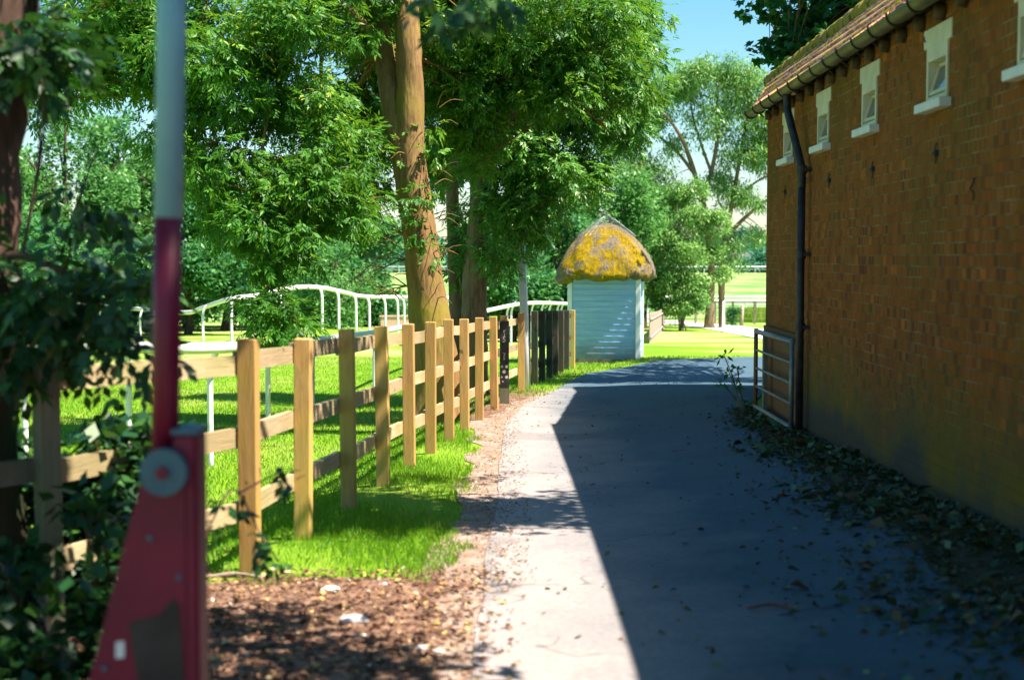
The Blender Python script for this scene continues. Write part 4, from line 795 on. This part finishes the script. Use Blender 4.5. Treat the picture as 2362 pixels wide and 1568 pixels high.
MB().prism(vpoly([(297,1435),(368,1417),(396,1381),(412,1394),(424,1568),(430,1800),(330,1800),(316,1568)],BY-.05),BY-.0485,BY-.0455).build('dark_patch',M['black'],tb)
MB().prism(vpoly([(266,1480),(286,1478),(286,1516),(266,1518)],BY-.05),BY-.0485,BY-.0455).build('sticker',M['white'],tb)
for a_,b_ in((345,1240),(412,1330),(240,1540)):
    q=BP(a_,b_,BY-.05); MB().prism([(q[0]+.007*math.cos(t),q[2]+.007*math.sin(t)) for t in np.linspace(0,6.283,6,endpoint=False)],BY-.052,BY-.0452).build('bolt',M['hub'],tb)
# ------------------------------------------------------------ grass, litter, stones
def blades(name,x,y,h,w,mat,lean=.45,tall=None):
    n=len(x); z=G(x,y); base=np.stack([x,y,z-.005],-1); d=unit(np.stack([RNG.normal(0,lean,n),RNG.normal(0,lean,n),np.ones(n)],-1)); a=RNG.uniform(0,6.28,n); s=np.stack([np.cos(a),np.sin(a),0*a],-1)
    V,F=leafquads(base,d,s,h*RNG.uniform(.5,1.3,n),w); cl=(np.sin(x*2.3+np.sin(y*1.7))+np.sin(y*3.1+x))*.12+np.sin(x*.9+y*.6+2)*np.sin(y*.8-x)*.22
    return obj(name,V,F,mat,None,rnd=np.clip(RNG.random(n)*.85+cl,0,1))
def inverge(x,y): 
    rt=np.interp(y,[6.9,7.2,9,12,15,17.2,17.8],[-.45,-.28,-.33,-.33,-.4,-.55,-1])+.06*np.sin(y*5)+.04*np.sin(y*13); lt=np.where(y>7.1,-1.32+.1*(y-7.1),-1.32)-.3
    return (x<rt)&(x>lt)&(y>6.95+.15*np.sin(x*7)+.1*np.sin(x*17))
n=60000; x=RNG.uniform(-1.8,0,n); y=6.8+RNG.random(n)**1.3*11; k_=inverge(x,y)&(RNG.random(n)<.55+.45*np.sin(x*3+y*2)); setp(blades('verge_grass',x[k_],y[k_],.06,.006,M['grassb']),'rough bright green grass between the wooden fence and the road edge','grass',kind='stuff')
n=130000; y=6+RNG.random(n)**1.2*30; x=-1.5+.1*(y-7.1)-RNG.random(n)**1.1*(2.5+y*.28); k_=(x>-9)
setp(blades('lawn_grass',x[k_],y[k_],.055,.010,M['grassb']),'mown lawn grass behind the wooden fence','grass',kind='stuff')
n=26000; y=RNG.uniform(20.5,36,n); x=RNG.uniform(-.5,6,n); rl=np.interp(y,[p[1] for p in roadL],[p[0] for p in roadL]); k_=(x<rl+.03)&(x>rl-2.6)
setp(blades('bend_grass',x[k_],y[k_],.07,.012,M['grassb']),'grass fringe along the road bend in front of the hut','grass',kind='stuff')
n=9000; q=np.array([gnd(1735,742)]); x=RNG.normal(q[0,0]+.3,1.1,n); y=RNG.normal(q[0,1],1.2,n); k_=(x>q[0,0]-1.2)
setp(blades('tall_grass',x[k_],y[k_],.75,.03,M['grassb'],.25),'tall yellow-green grass clump beside the track and brick corner','grass',kind='stuff')
def scatter(name,x,y,sz,mat,lift,label,cat,tilt=.5,asp=.6):
    n=len(x); z=G(x,y)+lift+RNG.random(n)*.012; a=RNG.uniform(0,6.28,n); d=unit(np.stack([np.cos(a),np.sin(a),RNG.normal(0,tilt,n)*.5],-1)); s=unit(np.stack([-np.sin(a),np.cos(a),RNG.normal(0,tilt,n)],-1)); L3=sz*RNG.uniform(.5,1.3,n)
    V,F=leafquads(np.stack([x,y,z],-1),d,s,L3,L3*asp,.2); return setp(obj(name,V,F,mat,None,rnd=RNG.random(n)),label,cat,kind='stuff')
n=20000; y=4+RNG.random(n)*11.5; wdt=np.interp(y,[4,7,10,13,15.5],[1.2,.85,.6,.45,.25]); x=wX(y)-.02-np.abs(RNG.normal(0,.5,n))*wdt; k_=(x<wX(y)-.01)&(RNG.random(n)<.6+.4*np.sin(y*2+x*5)); x,y=x[k_],y[k_]
scatter('leaf_litter',x,y,.05*np.exp(RNG.normal(0,.35,len(x))),M['litter'],.018,'dark fallen leaves heaped along the foot of the brick wall','leaf litter',.7)
n=330; y=4.5+RNG.random(n)**1.3*22; x=RNG.uniform(-.1,2.6,n)+np.clip(y-18,0,9)*.1; scatter('scattered_leaves',x,y,.04,M['roadleaf'],.02,'stray leaves and bits scattered over the road','leaf litter',.5)
n=12000; y=4+RNG.random(n)*3.2; x=RNG.uniform(-2.6,.05,n); k_=(RNG.random(n)<.75)&(x<.05-.3*RNG.random(n)); scatter('mulch_chips',x[k_],y[k_],.035,M['mulch'],.014,'brown bark chips and dry leaves on the bare earth in front of the grass','mulch',.5)
n=3600; y=6.8+RNG.random(n)**1.2*14; x=np.interp(y,[6,15,18,21],[-.12,-.12,-.1,.35])+RNG.normal(0,.16,n); k_=x<np.interp(y,[6,16,19,22],[.12,.12,.35,.75]); scatter('edge_debris',x[k_],y[k_],.022,M['mulch'],.016,'dry leaves and dust gathered along the left road edge','leaf litter',.4)
import bmesh
for i,(vx,vy,s_,lb) in enumerate([(815,1440,.045,'largest white stone on the brown earth, nearest the bottom edge'),(762,1366,.032,'white stone at the back of the brown earth by the grass edge'),(830,1475,.02,'small white stone just below the largest one'),(885,1355,.018,'small pale stone at the grass edge right of the white stone'),(970,1500,.022,'pale flat stone right of centre on the brown earth'),(1010,1508,.018,'rightmost small pale stone near the road edge')]):
    x,y=gnd(vx,vy); bm=bmesh.new(); bmesh.ops.create_icosphere(bm,subdivisions=2,radius=s_)
    for v in bm.verts: v.co=Vector((v.co.x*1.5,v.co.y,v.co.z*.6))*random.uniform(.8,1.15)
    vs=[(v.co.x+x,v.co.y+y,v.co.z+float(G(x,y))+s_*.35) for v in bm.verts]; fs=[tuple(v.index for v in f.verts) for f in bm.faces]; bm.free()
    setp(obj('stone',vs,fs,M['stone']),lb,'stone','pale stones on the brown earth')
# twigs on the ground
for vx,vy,ln,lb in((540,1345,.28,'pale thick twig lying at the foot of the first fence post'),(1780,1415,.22,'dark twig lying on the shaded road'),):
    x,y=gnd(vx,vy); g=float(G(x,y))+.025; setp(MB().tube(spline([(x-ln/2,y,g),(x,y+.03,g+.01),(x+ln/2,y-.02,g)],4),.008,6).build('fallen_twig',M['picket'] if vx<1000 else M['twig']),lb,'twig')
# ------------------------------------------------------------ light, sky, camera
sd3=Vector((1.0,-.36,1.68)).normalized(); el=math.asin(sd3.z); az=math.atan2(sd3.x,sd3.y)
w=bpy.data.worlds.new('World'); sc.world=w; w.use_nodes=True; nt=w.node_tree; bgk=nt.nodes['Background']; sk=nt.nodes.new('ShaderNodeTexSky'); sk.sky_type='NISHITA'; sk.sun_disc=False; sk.sun_elevation=el; sk.sun_rotation=az; sk.air_density=1.0; sk.dust_density=.5; sk.ozone_density=2.5
hs=nt.nodes.new('ShaderNodeHueSaturation'); hs.inputs['Hue'].default_value=.482; hs.inputs['Saturation'].default_value=1.3; nt.links.new(sk.outputs[0],hs.inputs['Color']); nt.links.new(hs.outputs[0],bgk.inputs[0]); bgk.inputs[1].default_value=.063
ld=bpy.data.lights.new('sun','SUN'); ld.energy=5; ld.angle=R(.5); ld.color=(1,.88,.74); lo_=bpy.data.objects.new('sun',ld); COL.objects.link(lo_); lo_.rotation_euler=sd3.to_track_quat('Z','Y').to_euler(); lo_.location=(5,-2,12)
cd=bpy.data.cameras.new('camera'); cam=bpy.data.objects.new('camera',cd); COL.objects.link(cam); cam.location=(0,0,CAMZ); cam.rotation_euler=(math.pi/2-PITCH,0,0)
cd.lens=50*1.0; cd.sensor_width=36; cd.lens=3280/2361*36; cd.clip_end=8000; cd.clip_start=.05; cd.dof.use_dof=True; cd.dof.focus_distance=17; cd.dof.aperture_fstop=2.3
sc.camera=cam
sc.view_settings.view_transform='Standard'; sc.view_settings.look='None'; sc.view_settings.exposure=1.65; sc.view_settings.gamma=1
sc.render.resolution_x=1024; sc.render.resolution_y=679
